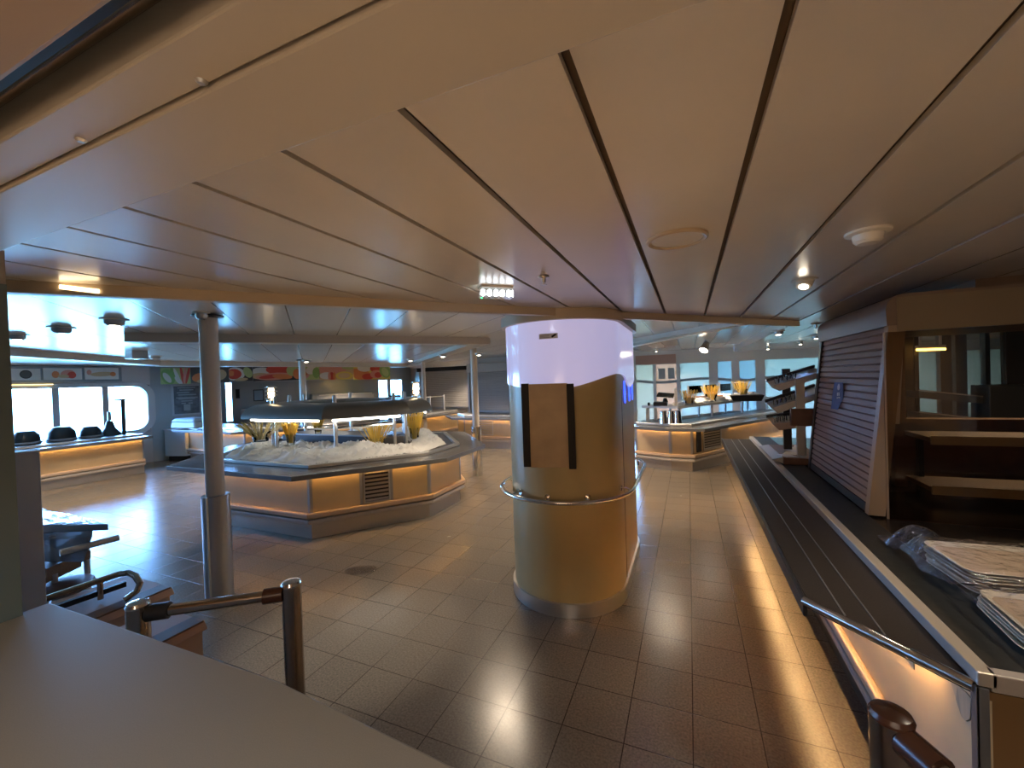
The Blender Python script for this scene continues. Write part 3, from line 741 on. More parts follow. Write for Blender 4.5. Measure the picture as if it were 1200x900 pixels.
# things standing on it
def S_(s, d): return lerp2(off(tier, d)[1], off(tier, d)[2], s)
pp = on_ray(781, 474, 8.4)
t = thing('cash_register', 'black touch-screen till on a grey base on the upper shelf of the serving island', 'till', (pp.x, pp.y, 1.126))
B = MB(); B.box(pp.x-.23, pp.x+.02, pp.y-.12, pp.y+.12, 1.127, 1.20); obj('till_base', B, M_dark, t, bevel=.008)
B = MB(); B.cyl((pp.x-.02, pp.y, 1.20), (pp.x-.02, pp.y, 1.27), .05, .03); obj('stand', B, M_black, t, smooth=True)
B = MB(); B.hexa([(pp.x-.17, pp.y-.10, 1.30), (pp.x+.13, pp.y-.10, 1.27), (pp.x+.15, pp.y+.06, 1.33), (pp.x-.14, pp.y+.06, 1.36)], [(pp.x-.17, pp.y-.10, 1.325), (pp.x+.13, pp.y-.10, 1.295), (pp.x+.15, pp.y+.06, 1.355), (pp.x-.14, pp.y+.06, 1.385)]); obj('screen', B, M_screen, t, bevel=.004)
B = MB(); B.box(pp.x-.34, pp.x-.30, pp.y-.03, pp.y+.03, 1.127, 1.19); tag(obj('card_reader', B, M_black, bevel=.006), 'small black card reader left of the till on the serving island', 'card reader')
for k, (px, lab) in enumerate([(778, 'leftmost of three steel cups below the till on the serving island'), (787, 'middle one of three steel cups below the till on the serving island'), (794.5, 'rightmost of three steel cups below the till on the serving island')]):
    q = on_ray(px, 497, 7.95); c = thing('steel_cup', lab, 'cup', (q.x, q.y, .842), 'steel cups on the serving island')
    obj('cup_wall', MB().lathe((q.x, q.y, .842), [(.075, 0), (.05, .225), (.046, .225), (.07, .01), (0, .01)], 20), M_chrome, c, smooth=True)
    obj('cup_rim', MB().tube([(q.x+.05*math.cos(2*PI*i/20), q.y+.05*math.sin(2*PI*i/20), 1.067) for i in range(20)], .004, 6, closed=True), M_steel, c, smooth=True)
vase_at(807.5, 457, 474, 8.6, 'fan of yellow spaghetti right of the till on the serving island', w=.15, spread=.7, group='spaghetti vases on the serving island')
vase_at(833.5, 452, 470, 9.4, 'wide jar of yellow spaghetti in the middle of the serving island', w=.20, spread=.5, group='spaghetti vases on the serving island')
vase_at(870.5, 446, 465, 10.4, 'fan of yellow spaghetti at the far end of the serving island', w=.18, spread=.7, group='spaghetti vases on the serving island')
cl2 = obj('crumpled_cloth', heap('c2', [S_(.08, -.06), S_(.96, -.06), S_(.96, -.50), S_(.08, -.50)], None, 1.126, .17, .045, 5), M_cloth, smooth=True)
tag(cl2, 'crumpled white cloth along the upper shelf of the serving island', 'cloth')
for k in range(6):
    s = .15+.14*k; q = S_(s, -.2-.12*(k % 2)); hh = .16+.05*((k*7) % 3)
    t = thing('food_tray', '%s shallow tray among the white cloth on the serving island' % ['first', 'second', 'third', 'fourth', 'fifth', 'farthest'][k], 'tray', (q[0], q[1], 1.2), 'shallow trays on the serving island')
    B = MB(); B.box(q[0]-.16, q[0]+.16, q[1]-.12, q[1]+.12, 1.21, 1.225); obj('tray_base', B, M_white, t, bevel=.004)
    B = MB(); B.box(q[0]-.12, q[0]+.12, q[1]-.09, q[1]+.09, 1.2255, 1.25); obj('tray_food', B, M_bread if k in (1, 2) else M_cloth, t, bevel=.012)
# clear screens above the shelf
for k in range(4):
    a, b = S_(.22+.19*k, -.52), S_(.22+.19*k+.17, -.52)
    t = thing('glass_screen', '%s clear sneeze screen behind the serving island shelf' % ['nearest', 'second', 'third', 'farthest'][k], 'screen', (*a, 1.126), 'clear screens on the serving island')
    B = MB(); B.bar((*a, 1.126), (*a, 1.50), .03, .03); obj('post', B, M_steel, t)
    B = MB(); B.ribbon([a, b], off([a, b], .008), 1.3, 1.46); obj('pane', B, M_glass, t)
q = on_ray(875, 471, 9.6)
B = MB(); B.hexa([(q.x-.25, q.y-.1, 1.128), (q.x+.25, q.y-.1, 1.128), (q.x+.25, q.y+.15, 1.128), (q.x-.2, q.y+.15, 1.128)], [(q.x-.32, q.y-.16, 1.25), (q.x+.3, q.y-.16, 1.25), (q.x+.3, q.y+.2, 1.25), (q.x-.26, q.y+.2, 1.25)])
tag(obj('black_basket', B, M_black, bevel=.01), 'black tray with flared sides at the right of the serving island shelf', 'basket')

# ================================================================== COUNTERS ALONG THE BACK
BC = [(-11.35, 6.22), (-9.15, 6.12), (-7.62, 7.12), (-6.92, 9.0), (-6.72, 11.3)]
bc = thing('back_counter', 'long cranked serving counter along the galley, glowing orange under its edge', 'counter', (-8.2, 7.4, 0))
counter(bc, BC, False, depth=.75, flange=(.048, .052, .715))
B = MB(); q = off(BC, -.03); r = off(BC, -.70); B.ribbon(q, r, .02, .79); obj('carcass', B, M_walldark, bc)
cabx = thing('end_cabinet', 'pale cabinet with plain front at the left end of the galley counter', 'cabinet', (-11.7, 6.3, 0))
B = MB(); B.hexa([(-11.98, 6.02, .12), (-11.40, 6.16, .12), (-11.40, 6.8, .12), (-11.8, 6.8, .12)], [(-11.98, 6.02, .775), (-11.40, 6.16, .775), (-11.40, 6.8, .775), (-11.8, 6.8, .775)]); obj('carcass', B, M_plastic, cabx)
B = MB(); B.hexa([(-11.94, 6.08, 0), (-11.44, 6.20, 0), (-11.44, 6.7, 0), (-11.78, 6.7, 0)], [(-11.94, 6.08, .12), (-11.44, 6.20, .12), (-11.44, 6.7, .12), (-11.78, 6.7, .12)]); obj('plinth', B, M_dark, cabx)
B = MB(); B.hexa([(-12.0, 5.98, .776), (-11.38, 6.12, .776), (-11.38, 6.8, .776), (-11.8, 6.8, .776)], [(-12.0, 5.98, .80), (-11.38, 6.12, .80), (-11.38, 6.8, .80), (-11.8, 6.8, .80)]); obj('top', B, M_white, cabx)
q = on_ray(222, 502, 12.4)
t = thing('plastic_crate', 'blue-white translucent lidded tub on the end of the galley counter', 'tub', (q.x, q.y, .845))
B = MB(); B.hexa([(q.x-.38, q.y-.2, .845), (q.x+.38, q.y-.1, .845), (q.x+.38, q.y+.3, .845), (q.x-.3, q.y+.3, .845)], [(q.x-.36, q.y-.18, 1.0), (q.x+.34, q.y-.08, 1.0), (q.x+.34, q.y+.26, 1.0), (q.x-.28, q.y+.28, 1.0)]); obj('tub_body', B, M_plastic, t, bevel=.03)
B = MB(); B.hexa([(q.x-.38, q.y-.2, 1.001), (q.x+.36, q.y-.1, 1.001), (q.x+.36, q.y+.28, 1.001), (q.x-.3, q.y+.3, 1.001)], [(q.x-.3, q.y-.14, 1.08), (q.x+.28, q.y-.05, 1.08), (q.x+.28, q.y+.22, 1.08), (q.x-.22, q.y+.24, 1.08)]); obj('tub_lid', B, M_plastic, t, bevel=.03)
# right section before the far shutter
RC = [(-5.95, 10.0), (-5.42, 9.42), (-2.4, 9.28)]
rc = thing('shutter_counter', 'straight serving counter with steel grille in front of the far grey roller shutter', 'counter', (-4.4, 9.6, 0))
counter(rc, RC, False, depth=.7)
vent(rc, (atz(556, 525, 0).x, 9.405), (atz(580, 525, 0).x, 9.40), .33, .70, 7)
B = MB(); B.ribbon(off(RC, -.03), off(RC, -.65), .02, .79); obj('carcass', B, M_walldark, rc)
def slats(name, P, Q, z0, z1, n, m, root, lean=0, wave=.012):
    """a roller shutter curtain of horizontal ribs between plan points; lean moves its top sideways (left of P->Q)"""
    B = MB(); d = Vector((Q[0]-P[0], Q[1]-P[1])).normalized(); nr = Vector((d.y, -d.x)); rows = []
    for i in range(n*4+1):
        ph = (i % 4); f = (i//4+(0, .12, .80, .92)[ph])/n; o = (0, wave, wave*.8, 0)[ph]
        sh = nr*(o-lean*f)
        rows.append([B.bm.verts.new((P[0]+sh.x, P[1]+sh.y, z0+(z1-z0)*f)), B.bm.verts.new((Q[0]+sh.x, Q[1]+sh.y, z0+(z1-z0)*f))])
    for a, b in zip(rows, rows[1:]): B.face([a[0], a[1], b[1], b[0]])
    sh = -nr*.03
    A = [B.bm.verts.new((p[0]+sh.x-nr.x*lean*f, p[1]+sh.y-nr.y*lean*f, z0+(z1-z0)*f)) for f in (0, 1) for p in (P, Q)]
    B.face([A[1], A[0], A[2], A[3]])
    return obj(name, B, m, root)
fs = thing('roller_shutter', 'closed pale grey roller shutter beyond the grille counter, left of the pillar', 'shutter', (-4.6, 10.25, .84))
slats('slat_curtain', (-5.65, 10.22), (-3.7, 10.22), .90, 1.95, 22, M_shutfar, fs)
B = MB(); B.box(-5.7, -3.65, 10.14, 10.33, 1.95, 2.2); obj('shutter_box', B, M_shutfar, fs, bevel=.01)
for x in (-5.7, -3.7): B = MB(); B.box(x, x+.05, 10.18, 10.30, .84, 1.95); obj('guide', B, M_steel_dull, fs)
B = MB(); B.box(-5.65, -3.7, 10.20, 10.26, .845, .90); obj('bottom_bar', B, M_steel_dull, fs)
fs2 = thing('roller_shutter', 'wide closed grey-brown roller shutter behind the cranked galley counter', 'shutter', (-7.2, 11.6, .84))
slats('slat_curtain', (-8.35, 11.62), (-5.98, 11.62), .90, 2.08, 26, M_shutfar, fs2)
B = MB(); B.box(-8.4, -5.95, 11.55, 11.72, 2.08, 2.24); obj('shutter_box', B, M_dark, fs2)
B = MB(); B.box(-8.35, -5.98, 11.60, 11.66, .845, .90); obj('bottom_bar', B, M_steel_dull, fs2)
# steel uprights and rail over the cranked counter
P = off(BC, -.35)
t = thing('counter_rail', 'low steel rail on short uprights over the right leg of the galley counter', 'rail', (*lerp2(P[3], P[4], .3), .83))
A_, B_ = lerp2(P[2], P[3], .2), lerp2(P[3], P[4], .85)
pts = [lerp2(P[2], P[3], .25), lerp2(P[2], P[3], .6), lerp2(P[2], P[3], .95), lerp2(P[3], P[4], .3), lerp2(P[3], P[4], .6), lerp2(P[3], P[4], .9)]
for p in pts: obj('upright', MB().cyl((*p, .833), (*p, 1.32), .025), M_steel, t, smooth=True)
obj('rail_bar', MB().tube([(*p, 1.28) for p in pts], .014, 8), M_steel, t, smooth=True)
for k in range(3):
    p = lerp2(pts[2], pts[4], .15+.3*k); q = (p[0]+.1, p[1])
    tag(obj('stacked_bowls', MB().lathe((*q, .832), [(.05, 0), (.13, .05), (.12, .06), (.13, .09), (.12, .10), (.13, .13), (.11, .13), (.04, .05), (0, .05)], 16), M_dark, smooth=True), ['dark stacked bowls nearest on the right leg of the galley counter', 'dark stacked bowls, middle of three on the galley counter', 'dark stacked bowls, farthest of three on the galley counter'][k], 'bowls', 'dark bowls on the galley counter')
# ---- galley equipment
def gbox(nm, pxa, pxb, pya, pyb, dist0, depth, m, root, **k):
    """a cabinet standing out from the galley wall, spanning two pixel columns and rows"""
    P0, P1 = off([G0, G1], dist0); a, b = atl(pxa, (pya+pyb)/2, P0, P1), atl(pxb, (pya+pyb)/2, P0, P1)
    mid = ((a.x+b.x)/2, (a.y+b.y)/2); zt, zb = over((pxa+pxb)/2, pya, mid), over((pxa+pxb)/2, pyb, mid)
    R = [(a.x, a.y), (b.x, b.y)]; B = MB(); B.ribbon(R, off(R, -depth), zb, zt); return obj(nm, B, m, root, **k), R, zb, zt
t = thing('extractor_hood', 'dark extractor hood under the food picture banner in the galley', 'hood', (*gal(.45), 1.7))
P0 = off([G0, G1], .75)
h1 = atl(300, 455, *P0); h2 = atl(452, 452, *P0)
R = [(h1.x, h1.y), (h2.x, h2.y)]; B = MB(); B.ribbon(R, off(R, -.70), 1.92, 2.2); obj('hood_canopy', B, M_hood, t)
B = MB(); B.ribbon(off(R, .004), R, 1.90, 1.96); obj('hood_lip', B, M_steel_dull, t)
t = thing('galley_range', 'dark steel oven and worktop unit at the back of the galley', 'oven', (*gal(.5), 0))
gbox('oven_body', 366, 442, 461, 478, .62, .55, M_galley, t); gbox('oven_door', 372, 438, 463, 471, .64, .02, M_steel_dull, t); gbox('handle', 374, 436, 461.5, 462.5, .67, .02, M_steel, t)
o_, R, zb, zt = gbox('worktop', 282, 442, 476, 481, .70, .62, M_steel_dull, t); 
B = MB(); B.ribbon(off(R, -.05), off(R, -.6), .01, zb-.001); obj('base_cabinet', B, M_galley, t)
t = thing('wall_monitor', 'small pale blue screen on the galley wall', 'screen', (*gal(.25), 1.5))
gbox('case', 297, 309, 456.5, 470, .06, .05, M_dark, t); gbox('display', 298, 308, 457.5, 469, .066, .006, mat('pale_blue_panel', (.35, .48, .6), rough=.3), t)
t = thing('wall_speaker', 'small dark box high on the galley wall left of the screen', 'speaker', (*gal(.2), 1.6))
gbox('case', 276, 281, 456, 467, .06, .05, M_dark, t); gbox('front', 277, 280, 457, 466, .066, .006, M_black, t)
t = thing('galley_printer', 'dark box on legs before the blue galley window', 'printer', (*gal(.9), 1.0))
gbox('body', 455, 470, 463, 467.5, .5, .3, M_dark, t); gbox('stand', 457, 468, 468, 472, .48, .25, M_plastic, t)

# ---- poster and banners
PW = [(-12.2, 5.88), (-11.78, 7.0)]
PWo = off(PW, .02)
pa, pb = atl(202.5, 470, *PWo), atl(235, 470, *PWo)
t = thing('menu_poster', 'slate-blue poster with pale chalk lettering in a thin white frame', 'poster', (pa.x, pa.y, 1.4))
za, zb = atl(219, 485, *PWo).z, atl(219, 452, *PWo).z
R = [(pa.x, pa.y), (pb.x, pb.y)]; B = MB(); B.ribbon(R, off(R, -.015), za, zb); obj('board', B, mat('slate_print', (.12, .15, .17), rough=.45, noise_s=9, noise_a=.35), t)
B = MB(); R2 = off(R, .004)
for s0, s1, z0, z1 in ((-.04, .04, za, zb), (.96, 1.04, za, zb), (-.04, 1.04, za-.03, za+.01), (-.04, 1.04, zb-.01, zb+.03)):
    T = [lerp2(R[0], R[1], s0), lerp2(R[0], R[1], s1)]; B.ribbon(off(T, .008), off(T, -.012), z0, z1)
obj('frame', B, mat('pale_frame', (.5, .55, .58), rough=.4), t)
B = MB(); rnd = random.Random(3); H = zb-za
for k, (a, b, f) in enumerate([(.18, .82, .93), (.25, .75, .85), (.15, .6, .76), (.2, .85, .68), (.12, .9, .58), (.2, .8, .54), (.3, .7, .46)]):
    T = [lerp2(R[0], R[1], a), lerp2(R[0], R[1], b)]; B.ribbon(off(T, .004), off(T, .001), za+H*f-.012, za+H*f+.012)
T = [lerp2(R[0], R[1], .38), lerp2(R[0], R[1], .62)]; B.ribbon(off(T, .004), off(T, .001), za+H*.12, za+H*.34)
for s in (.3, .55): T = [lerp2(R[0], R[1], s), lerp2(R[0], R[1], s+.16)]; B.ribbon(off(T, .004), off(T, .001), za+H*.36, za+H*.40)
obj('chalk_drawing', B, mat('chalk', (.34, .39, .41), rough=.6), t)

BNP, BNQ = (-11.80, 6.02), (-8.35, 10.5)
def picture(px0, px1, y0, y1, base, shapes, label, group, line=(BNP, BNQ), fl=None):
    a, b = atl(px0, (y0+y1)/2, *line), atl(px1, (y0+y1)/2, *line)
    za_, zb_ = atl((px0+px1)/2, y1, *line).z, atl((px0+px1)/2, y0, *line).z
    R = [(a.x, a.y), (b.x, b.y)]; t = thing('food_picture', label, 'picture', (a.x, a.y, za_), group)
    B = MB(); B.ribbon(R, off(R, -.03), za_, zb_); obj('panel', B, FOOD[base], t)
    B = MB(); o = Vector((a.x, a.y, za_)); ux = Vector((b.x-a.x, b.y-a.y, 0)); W_ = ux.length; ux.normalize(); uy = Vector((0, 0, 1)); Hh = zb_-za_
    for i, (ci, cx, cy, rx, ry, an) in enumerate(shapes):
        B.mi = ci; n = 18; nn = ux.cross(uy).normalized(); vs = []
        for k in range(n):
            th = 2*PI*k/n; ex, ey = rx*W_*math.cos(th), ry*Hh*math.sin(th)
            x, y = cx*W_+ex*math.cos(an)-ey*math.sin(an), cy*Hh+ex*math.sin(an)+ey*math.cos(an)
            x = min(max(x, 0), W_); y = min(max(y, 0), Hh); vs.append(B.bm.verts.new(o+ux*x+uy*y+nn*(.002+.0012*i)))
        B.face(vs)
    obj('food_print', B, FOOD, t); return t
g = 'food pictures over the galley'
# indices: 0 backing 1 green 2 white 3 red 4 pink 5 orange 6 tan 7 yellow 8 dark 9 leaf
picture(188, 223, 431, 450, 9, [(1, .25, .45, .22, .5, .3), (2, .22, .4, .10, .35, .5), (1, .42, .6, .10, .4, .2), (2, .55, .5, .06, .5, .3), (3, .72, .55, .05, .6, .1), (4, .82, .55, .05, .6, -.1), (3, .92, .55, .05, .6, -.2), (2, .6, .2, .08, .3, .6)], 'banner picture of green leaves beside red and white stripes, leftmost over the galley', g)
picture(223.3, 268, 430.5, 448.5, 0, [(5, .25, .35, .22, .3, .2), (6, .45, .15, .3, .18, .1), (8, .55, .75, .2, .25, 0), (6, .75, .5, .2, .35, .4)], 'dark banner picture of brown bread partly behind the white column', g)
picture(268.3, 296, 430, 446.5, 8, [(2, .25, .5, .42, .48, 0), (3, .2, .5, .33, .36, 0), (5, .1, .55, .12, .2, 0), (3, .3, .5, .1, .15, 0), (6, .5, .1, .3, .12, .1), (9, .8, .6, .18, .4, .4)], 'banner picture of red stew in a pointed white dish', g)
picture(296.4, 351, 429.5, 446, 8, [(2, .18, .65, .22, .3, 0), (6, .15, .35, .2, .22, 0), (3, .55, .78, .28, .35, 0), (4, .45, .3, .4, .26, .05), (3, .4, .3, .28, .14, .1), (5, .62, .28, .22, .18, -.1), (9, .85, .7, .14, .4, .5), (5, .95, .45, .10, .38, 0)], 'banner picture of a long pink cut of meat on dark ground', g)
picture(351.4, 374, 429, 445, 9, [(4, .2, .45, .3, .4, 0), (5, .15, .5, .25, .3, 0), (2, .6, .7, .3, .3, .3), (1, .85, .5, .2, .4, 0)], 'banner picture of orange soup and leaves behind the thin pale column', g)
picture(374.4, 414, 428.5, 445, 6, [(4, .35, .72, .45, .3, 0), (2, .2, .3, .2, .25, 0), (3, .35, .25, .08, .3, 0), (4, .28, .25, .04, .3, 0), (5, .43, .25, .04, .3, 0), (7, .72, .28, .26, .3, 0), (6, .72, .28, .18, .2, 0), (9, .85, .85, .2, .15, 0)], 'banner picture of pink prawns and a yellow round loaf', g)
picture(414.4, 457, 428, 444.5, 7, [(5, .2, .35, .3, .4, -.3), (3, .38, .2, .16, .22, 0), (2, .3, .8, .2, .25, 0), (3, .6, .75, .16, .25, 0), (4, .62, .35, .18, .3, 0), (3, .66, .3, .10, .2, 0), (1, .86, .55, .15, .5, .4), (9, .86, .5, .09, .35, .4)], 'banner picture of red apples and green pears at the right end over the galley', g)
WB = ((WX+.10, 1.0), (WX+.10, 6.0))
g = 'food pictures over the window'
FOODL = FOOD
picture(8, 47.5, 432, 445.5, 2, [(8, .55, .5, .19, .38, 0), (0, .55, .5, .15, .30, 0)], 'wide pale picture with a dark round dish over the window', g, WB)
picture(51, 96, 431.5, 445, 2, [(5, .3, .45, .10, .3, 0), (4, .62, .5, .2, .35, .2), (3, .72, .4, .12, .3, 0), (6, .5, .3, .15, .15, 0)], 'pale picture with scattered red fruit over the window', g, WB)
picture(99.5, 139, 431, 444.5, 2, [(4, .12, .6, .07, .22, 0), (6, .5, .45, .36, .2, .05), (5, .82, .45, .09, .2, 0)], 'pale picture with a long brown loaf over the right of the window', g, WB)
B = MB(); B.box(WX+.002, WX+.06, 1.2, atX(141, 440, WX).y, atX(96, 447.5, WX).z, atX(96, 430, WX).z); tag(obj('picture_rail_board', B, M_galley), 'dark backing board holding the pictures over the window', 'board')
B = MB(); B.box(WX+.06, WX+.09, 1.2, atX(60, 450, WX).y, atX(30, 451.0, WX).z-.008, atX(30, 451.0, WX).z+.008); tag(obj('window_light_strip', B, emit_mat('dim_amber', (1.0, .74, .30), 1.2)), 'thin amber light strip along the head of the window', 'light')

# ---- counter under the window
WC = [(-10.75, .9), (-10.75, 5.02)]
wc = thing('window_counter', 'long low serving counter standing below the bright window', 'counter', (-11.2, 3.2, 0))
counter(wc, WC, False, depth=.95, flange=(.048, .052, .715))
B = MB(); B.box(-11.75, -10.78, .9, 5.0, .02, .79); obj('carcass', B, M_walldark, wc)
def lump(px, ptop, pbot, X, w, label, m=M_dark, nm='covered_dish', cat='dish', group='dishes on the window counter'):
    a = atX(px, pbot, X); zt = atX(px, ptop, X).z; z0 = .833
    t = thing(nm, label, cat, (X, a.y, z0), group); h = max(.05, zt-z0)
    obj('dish', MB().lathe((X, a.y, z0), [(w*.9, 0), (w, .02), (w, .05), (w*.9, .05)], 20), M_steel_dull, t, smooth=True)
    obj('cover', MB().lathe((X, a.y, z0), [(w*.9, .051), (w*.86, h*.6), (w*.55, h*.93), (0, h)], 20), m, t, smooth=True); return t
lump(30, 504, 516, -11.3, .21, 'low covered dish at the left of the window counter')
lump(72, 499, 512, -11.3, .23, 'covered dish under the first window bar on the window counter')
lump(106, 498.5, 508, -11.3, .19, 'covered dish below the middle pane on the window counter')
p = atX(129, 506, -11.35); t = thing('cone_stand', 'cone-shaped stand with thin top at the second window bar', 'stand', (-11.35, p.y, .833))
obj('cone', MB().lathe((-11.35, p.y, .833), [(.20, 0), (.17, .05), (.09, .16), (.05, .30), (0, .31)], 20), M_dark, t, smooth=True)
obj('tip', MB().lathe((-11.35, p.y, .833), [(.035, .311), (.03, .5), (0, .5)], 12), M_steel_dull, t, smooth=True)
p = atX(145.5, 507, -11.2); zt = atX(145.5, 469, -11.2).z; t = thing('counter_post', 'slim dark post with small cross-bar standing against the bright window', 'post', (-11.2, p.y, .833))
obj('shaft', MB().cyl((-11.2, p.y, .833), (-11.2, p.y, zt), .035), M_dark, t, smooth=True)
B = MB(); B.box(-11.23, -11.17, p.y-.14, p.y+.14, zt, zt+.03); obj('cross_bar', B, M_dark, t)

# ================================================================== RIGHT-HAND COUNTER
KX = .74
KB = [(KX, 6.45), (KX, 1.60)]          # heading towards the camera: its right-hand side is the aisle
kc = thing('tray_counter', 'long dark counter with overhanging tray slide and steel divider down the right side', 'counter', (1.0, 3.8, 0))
B = MB(); B.box(KX+.03, KX+.14, 1.64, 6.43, .001, .17); obj('kick_plate', B, M_kickdark, kc)
B = MB(); B.box(KX, KX+.03, 1.60, 6.45, .17, .765); obj('panel', B, M_panel, kc)
B = MB(); B.box(KX-.036, KX, 1.60, 6.45, .255, .305); obj('bumper_rail', B, M_bump, kc, bevel=.012)
B = MB(); B.box(KX-.030, KX, 1.60, 6.45, .18, .232); obj('bumper_rail', B, M_bumpg, kc, bevel=.012, label='grey lower bumper rail')
B = MB(); B.prism([(.415, 6.45), (KX+.02, 6.45), (KX+.02, 1.615), (KX-.005, 1.62), (.415, 1.975)], .766, .80); ts = obj('tray_slide', B, M_traydark, kc, bevel=.003)
for x in (.515, .60):
    y1 = 1.62+(KX-.005-x)/(KX-.42)*.355+.03
    B = MB(); B.box(x-.0025, x+.0025, y1, 6.4, .8003, .8035); obj('slide_strip', B, M_steel_dull, ts)
B = MB(); B.box(.398, .415, 1.97, 6.45, .735, .803); obj('edge_trim', B, M_dark, kc, bevel=.004)
obj('end_tube', MB().tube([(.405, 1.985, .792), (.74, 1.612, .792)], .0175, 14), M_chrome, kc, smooth=True, label='polished steel tube across the end of the tray slide')
B = MB(); B.box(KX, KX+.045, 1.60, 6.45, .801, .842); obj('divider_strip', B, mat('satin_strip', (.60, .54, .46), rough=.4, metal=.5), kc, bevel=.004)
B = MB(); B.box(KX+.045, .97, 1.64, 6.45, .80, .838); obj('worktop', B, M_blacktop, kc)
B = MB(); B.box(KX+.03, 2.6, 1.60, 1.64, .79, .842); obj('end_trim', B, M_bumpg, kc, bevel=.004)
B = MB(); B.box(.971, 2.6, 1.64, 6.45, .79, .832); obj('rear_worktop', B, mat('rear_top', (.012, .010, .009), rough=.22, spec=.6), kc)
B = MB(); B.box(KX, 2.6, 1.602, 1.63, .02, .788); obj('end_panel', B, mat('brown_panel', (.22, .12, .045), rough=.5), kc)
B = MB(); B.box(KX-.004, KX+.022, 1.594, 1.602, .02, .80); B.box(KX-.006, KX, 1.594, 1.62, .305, .80); obj('corner_strip', B, M_steel_dull, kc)
B = MB(); B.box(KX-.050, KX-.038, 1.84, 6.4, .757, .765); l = obj('light_strip', B, M_led2, kc, label='warm glowing light strip under the tray slide')
B = MB(); B.box(KX-.066, KX-.063, 1.80, 6.45, .700, .765); obj('light_shield', B, M_panel, l)
# peeling tape at the end of the panel
B = MB(); rnd = random.Random(5); top = []; bot = []
for i in range(13):
    y = 1.625+.27*i/12; top.append((KX-.0035, y, .742+.006*rnd.random())); bot.append((KX-.0035-.004*rnd.random(), y, .70-.03*math.sin(i*.9)*(i < 10)-.02*rnd.random()+.0025*i))
for i in range(12): B.hexa([bot[i], bot[i+1], (KX-.001, bot[i+1][1], bot[i+1][2]), (KX-.001, bot[i][1], bot[i][2])], [top[i], top[i+1], (KX-.001, top[i+1][1], top[i+1][2]), (KX-.001, top[i][1], top[i][2])])
obj('torn_tape', B, mat('torn_tape', (.44, .37, .26), rough=.5), kc, label='torn strip of tape under the tube')

# leaning roller shutter on the counter
sy0, sy1, sx, lean, sz0, sz1 = 3.09, 4.46, .985, .115, .845, 1.97
sh = thing('roller_shutter', 'closed leaning brown roller shutter standing on the right-hand counter', 'shutter', (1.1, 3.8, .838))
slats('slat_curtain', (sx+.006, sy1-.05), (sx+.006, sy0+.05), sz0+.05, sz1, 24, M_shut, sh, lean=lean)
B = MB(); B.hexa([(sx-.012, sy0+.05, sz0), (sx+.03, sy0+.05, sz0), (sx+.03, sy1-.05, sz0), (sx-.012, sy1-.05, sz0)], [(sx-.006, sy0+.05, sz0+.05), (sx+.034, sy0+.05, sz0+.05), (sx+.034, sy1-.05, sz0+.05), (sx-.006, sy1-.05, sz0+.05)]); obj('bottom_bar', B, M_dark, sh)
for ya, yb, m in ((sy0, sy0+.055, M_guide), (sy1-.05, sy1, M_dark)):
    B = MB(); B.hexa([(sx-.02, ya, sz0), (sx+.06, ya, sz0), (sx+.06, yb, sz0), (sx-.02, yb, sz0)], [(sx-.02+lean, ya, sz1), (sx+.06+lean, ya, sz1), (sx+.06+lean, yb, sz1), (sx-.02+lean, yb, sz1)]); obj('guide', B, m, sh)
B = MB(); prof = [(sx+lean-.03, 1.965), (sx+lean-.035, 2.05)]
for k in range(6): t_ = PI-PI/2*k/5; prof.append((sx+lean+.055+.09*math.cos(t_), 2.06+.085*math.sin(t_)))
prof += [(2.6, 2.145), (2.6, 1.965)]
a = [B.bm.verts.new((x, sy0-.01, z)) for x, z in prof]; b = [B.bm.verts.new((x, sy1+.01, z)) for x, z in prof]
for i in range(len(prof)): B.face([a[i], a[(i+1) % len(prof)], b[(i+1) % len(prof)], b[i]])
B.face(a); B.face(b[::-1]); obj('shutter_box', B, M_fascia, sh, smooth=True)
B = MB(); B.box(1.115, 2.6, sy0-.018, sy0-.011, 1.93, 2.125); obj('front_fascia', B, M_fascial, sh)
B = MB(); B.box(1.55, 2.6, sy0+.2, sy1-.2, 2.146, 2.219); obj('top_infill', B, M_fascia, sh)
# blue notice on the shutter
t = thing('blue_notice', 'creased blue paper notice with a pale round emblem taped to the leaning shutter', 'notice', (1.0, 3.7, 1.4))
def ons(x, y, lift=.0):      # on the leaning curtain
    n_ = Vector((-(sz1-sz0), 0, lean)).normalized(); o_ = Vector((sx-.010, 0, sz0)); d = ray(x, y)
    tt = (o_-CAM).dot(n_)/d.dot(n_); return CAM+d*tt+n_*lift
cs = [(979.5, 448), (991.5, 448.5), (984.5, 480.5), (974.8, 479)]
def nb(u, v, lift):
    a = lerp2(cs[0], cs[1], u); b = lerp2(cs[3], cs[2], u); p = lerp2(a, b, v); return ons(p[0], p[1], lift+.006+.008*math.sin(v*5+u*2)*(.3+u))
B = MB(); N = 7; g_ = [[B.bm.verts.new(nb(i/N, j/N, .002)) for j in range(N+1)] for i in range(N+1)]
for i in range(N):
    for j in range(N): B.face([g_[i][j], g_[i+1][j], g_[i+1][j+1], g_[i][j+1]])
pp_ = obj('paper', B, M_paperb, t); md = pp_.modifiers.new('thickness', 'SOLIDIFY'); md.thickness = .0006
B = MB()
B.face([B.bm.verts.new(nb(.60+.13*math.cos(2*PI*k/16), .17+.12*math.sin(2*PI*k/16), .0035)) for k in range(16)])
for u0, u1, v0, v1 in ((.48, .56, .38, .50), (.60, .68, .37, .49), (.46, .54, .54, .60), (.58, .74, .53, .58)):
    B.face([B.bm.verts.new(nb(*q, .0035)) for q in ((u0, v0), (u1, v0), (u1, v1), (u0, v1))])
obj('emblem', B, M_paper, t)
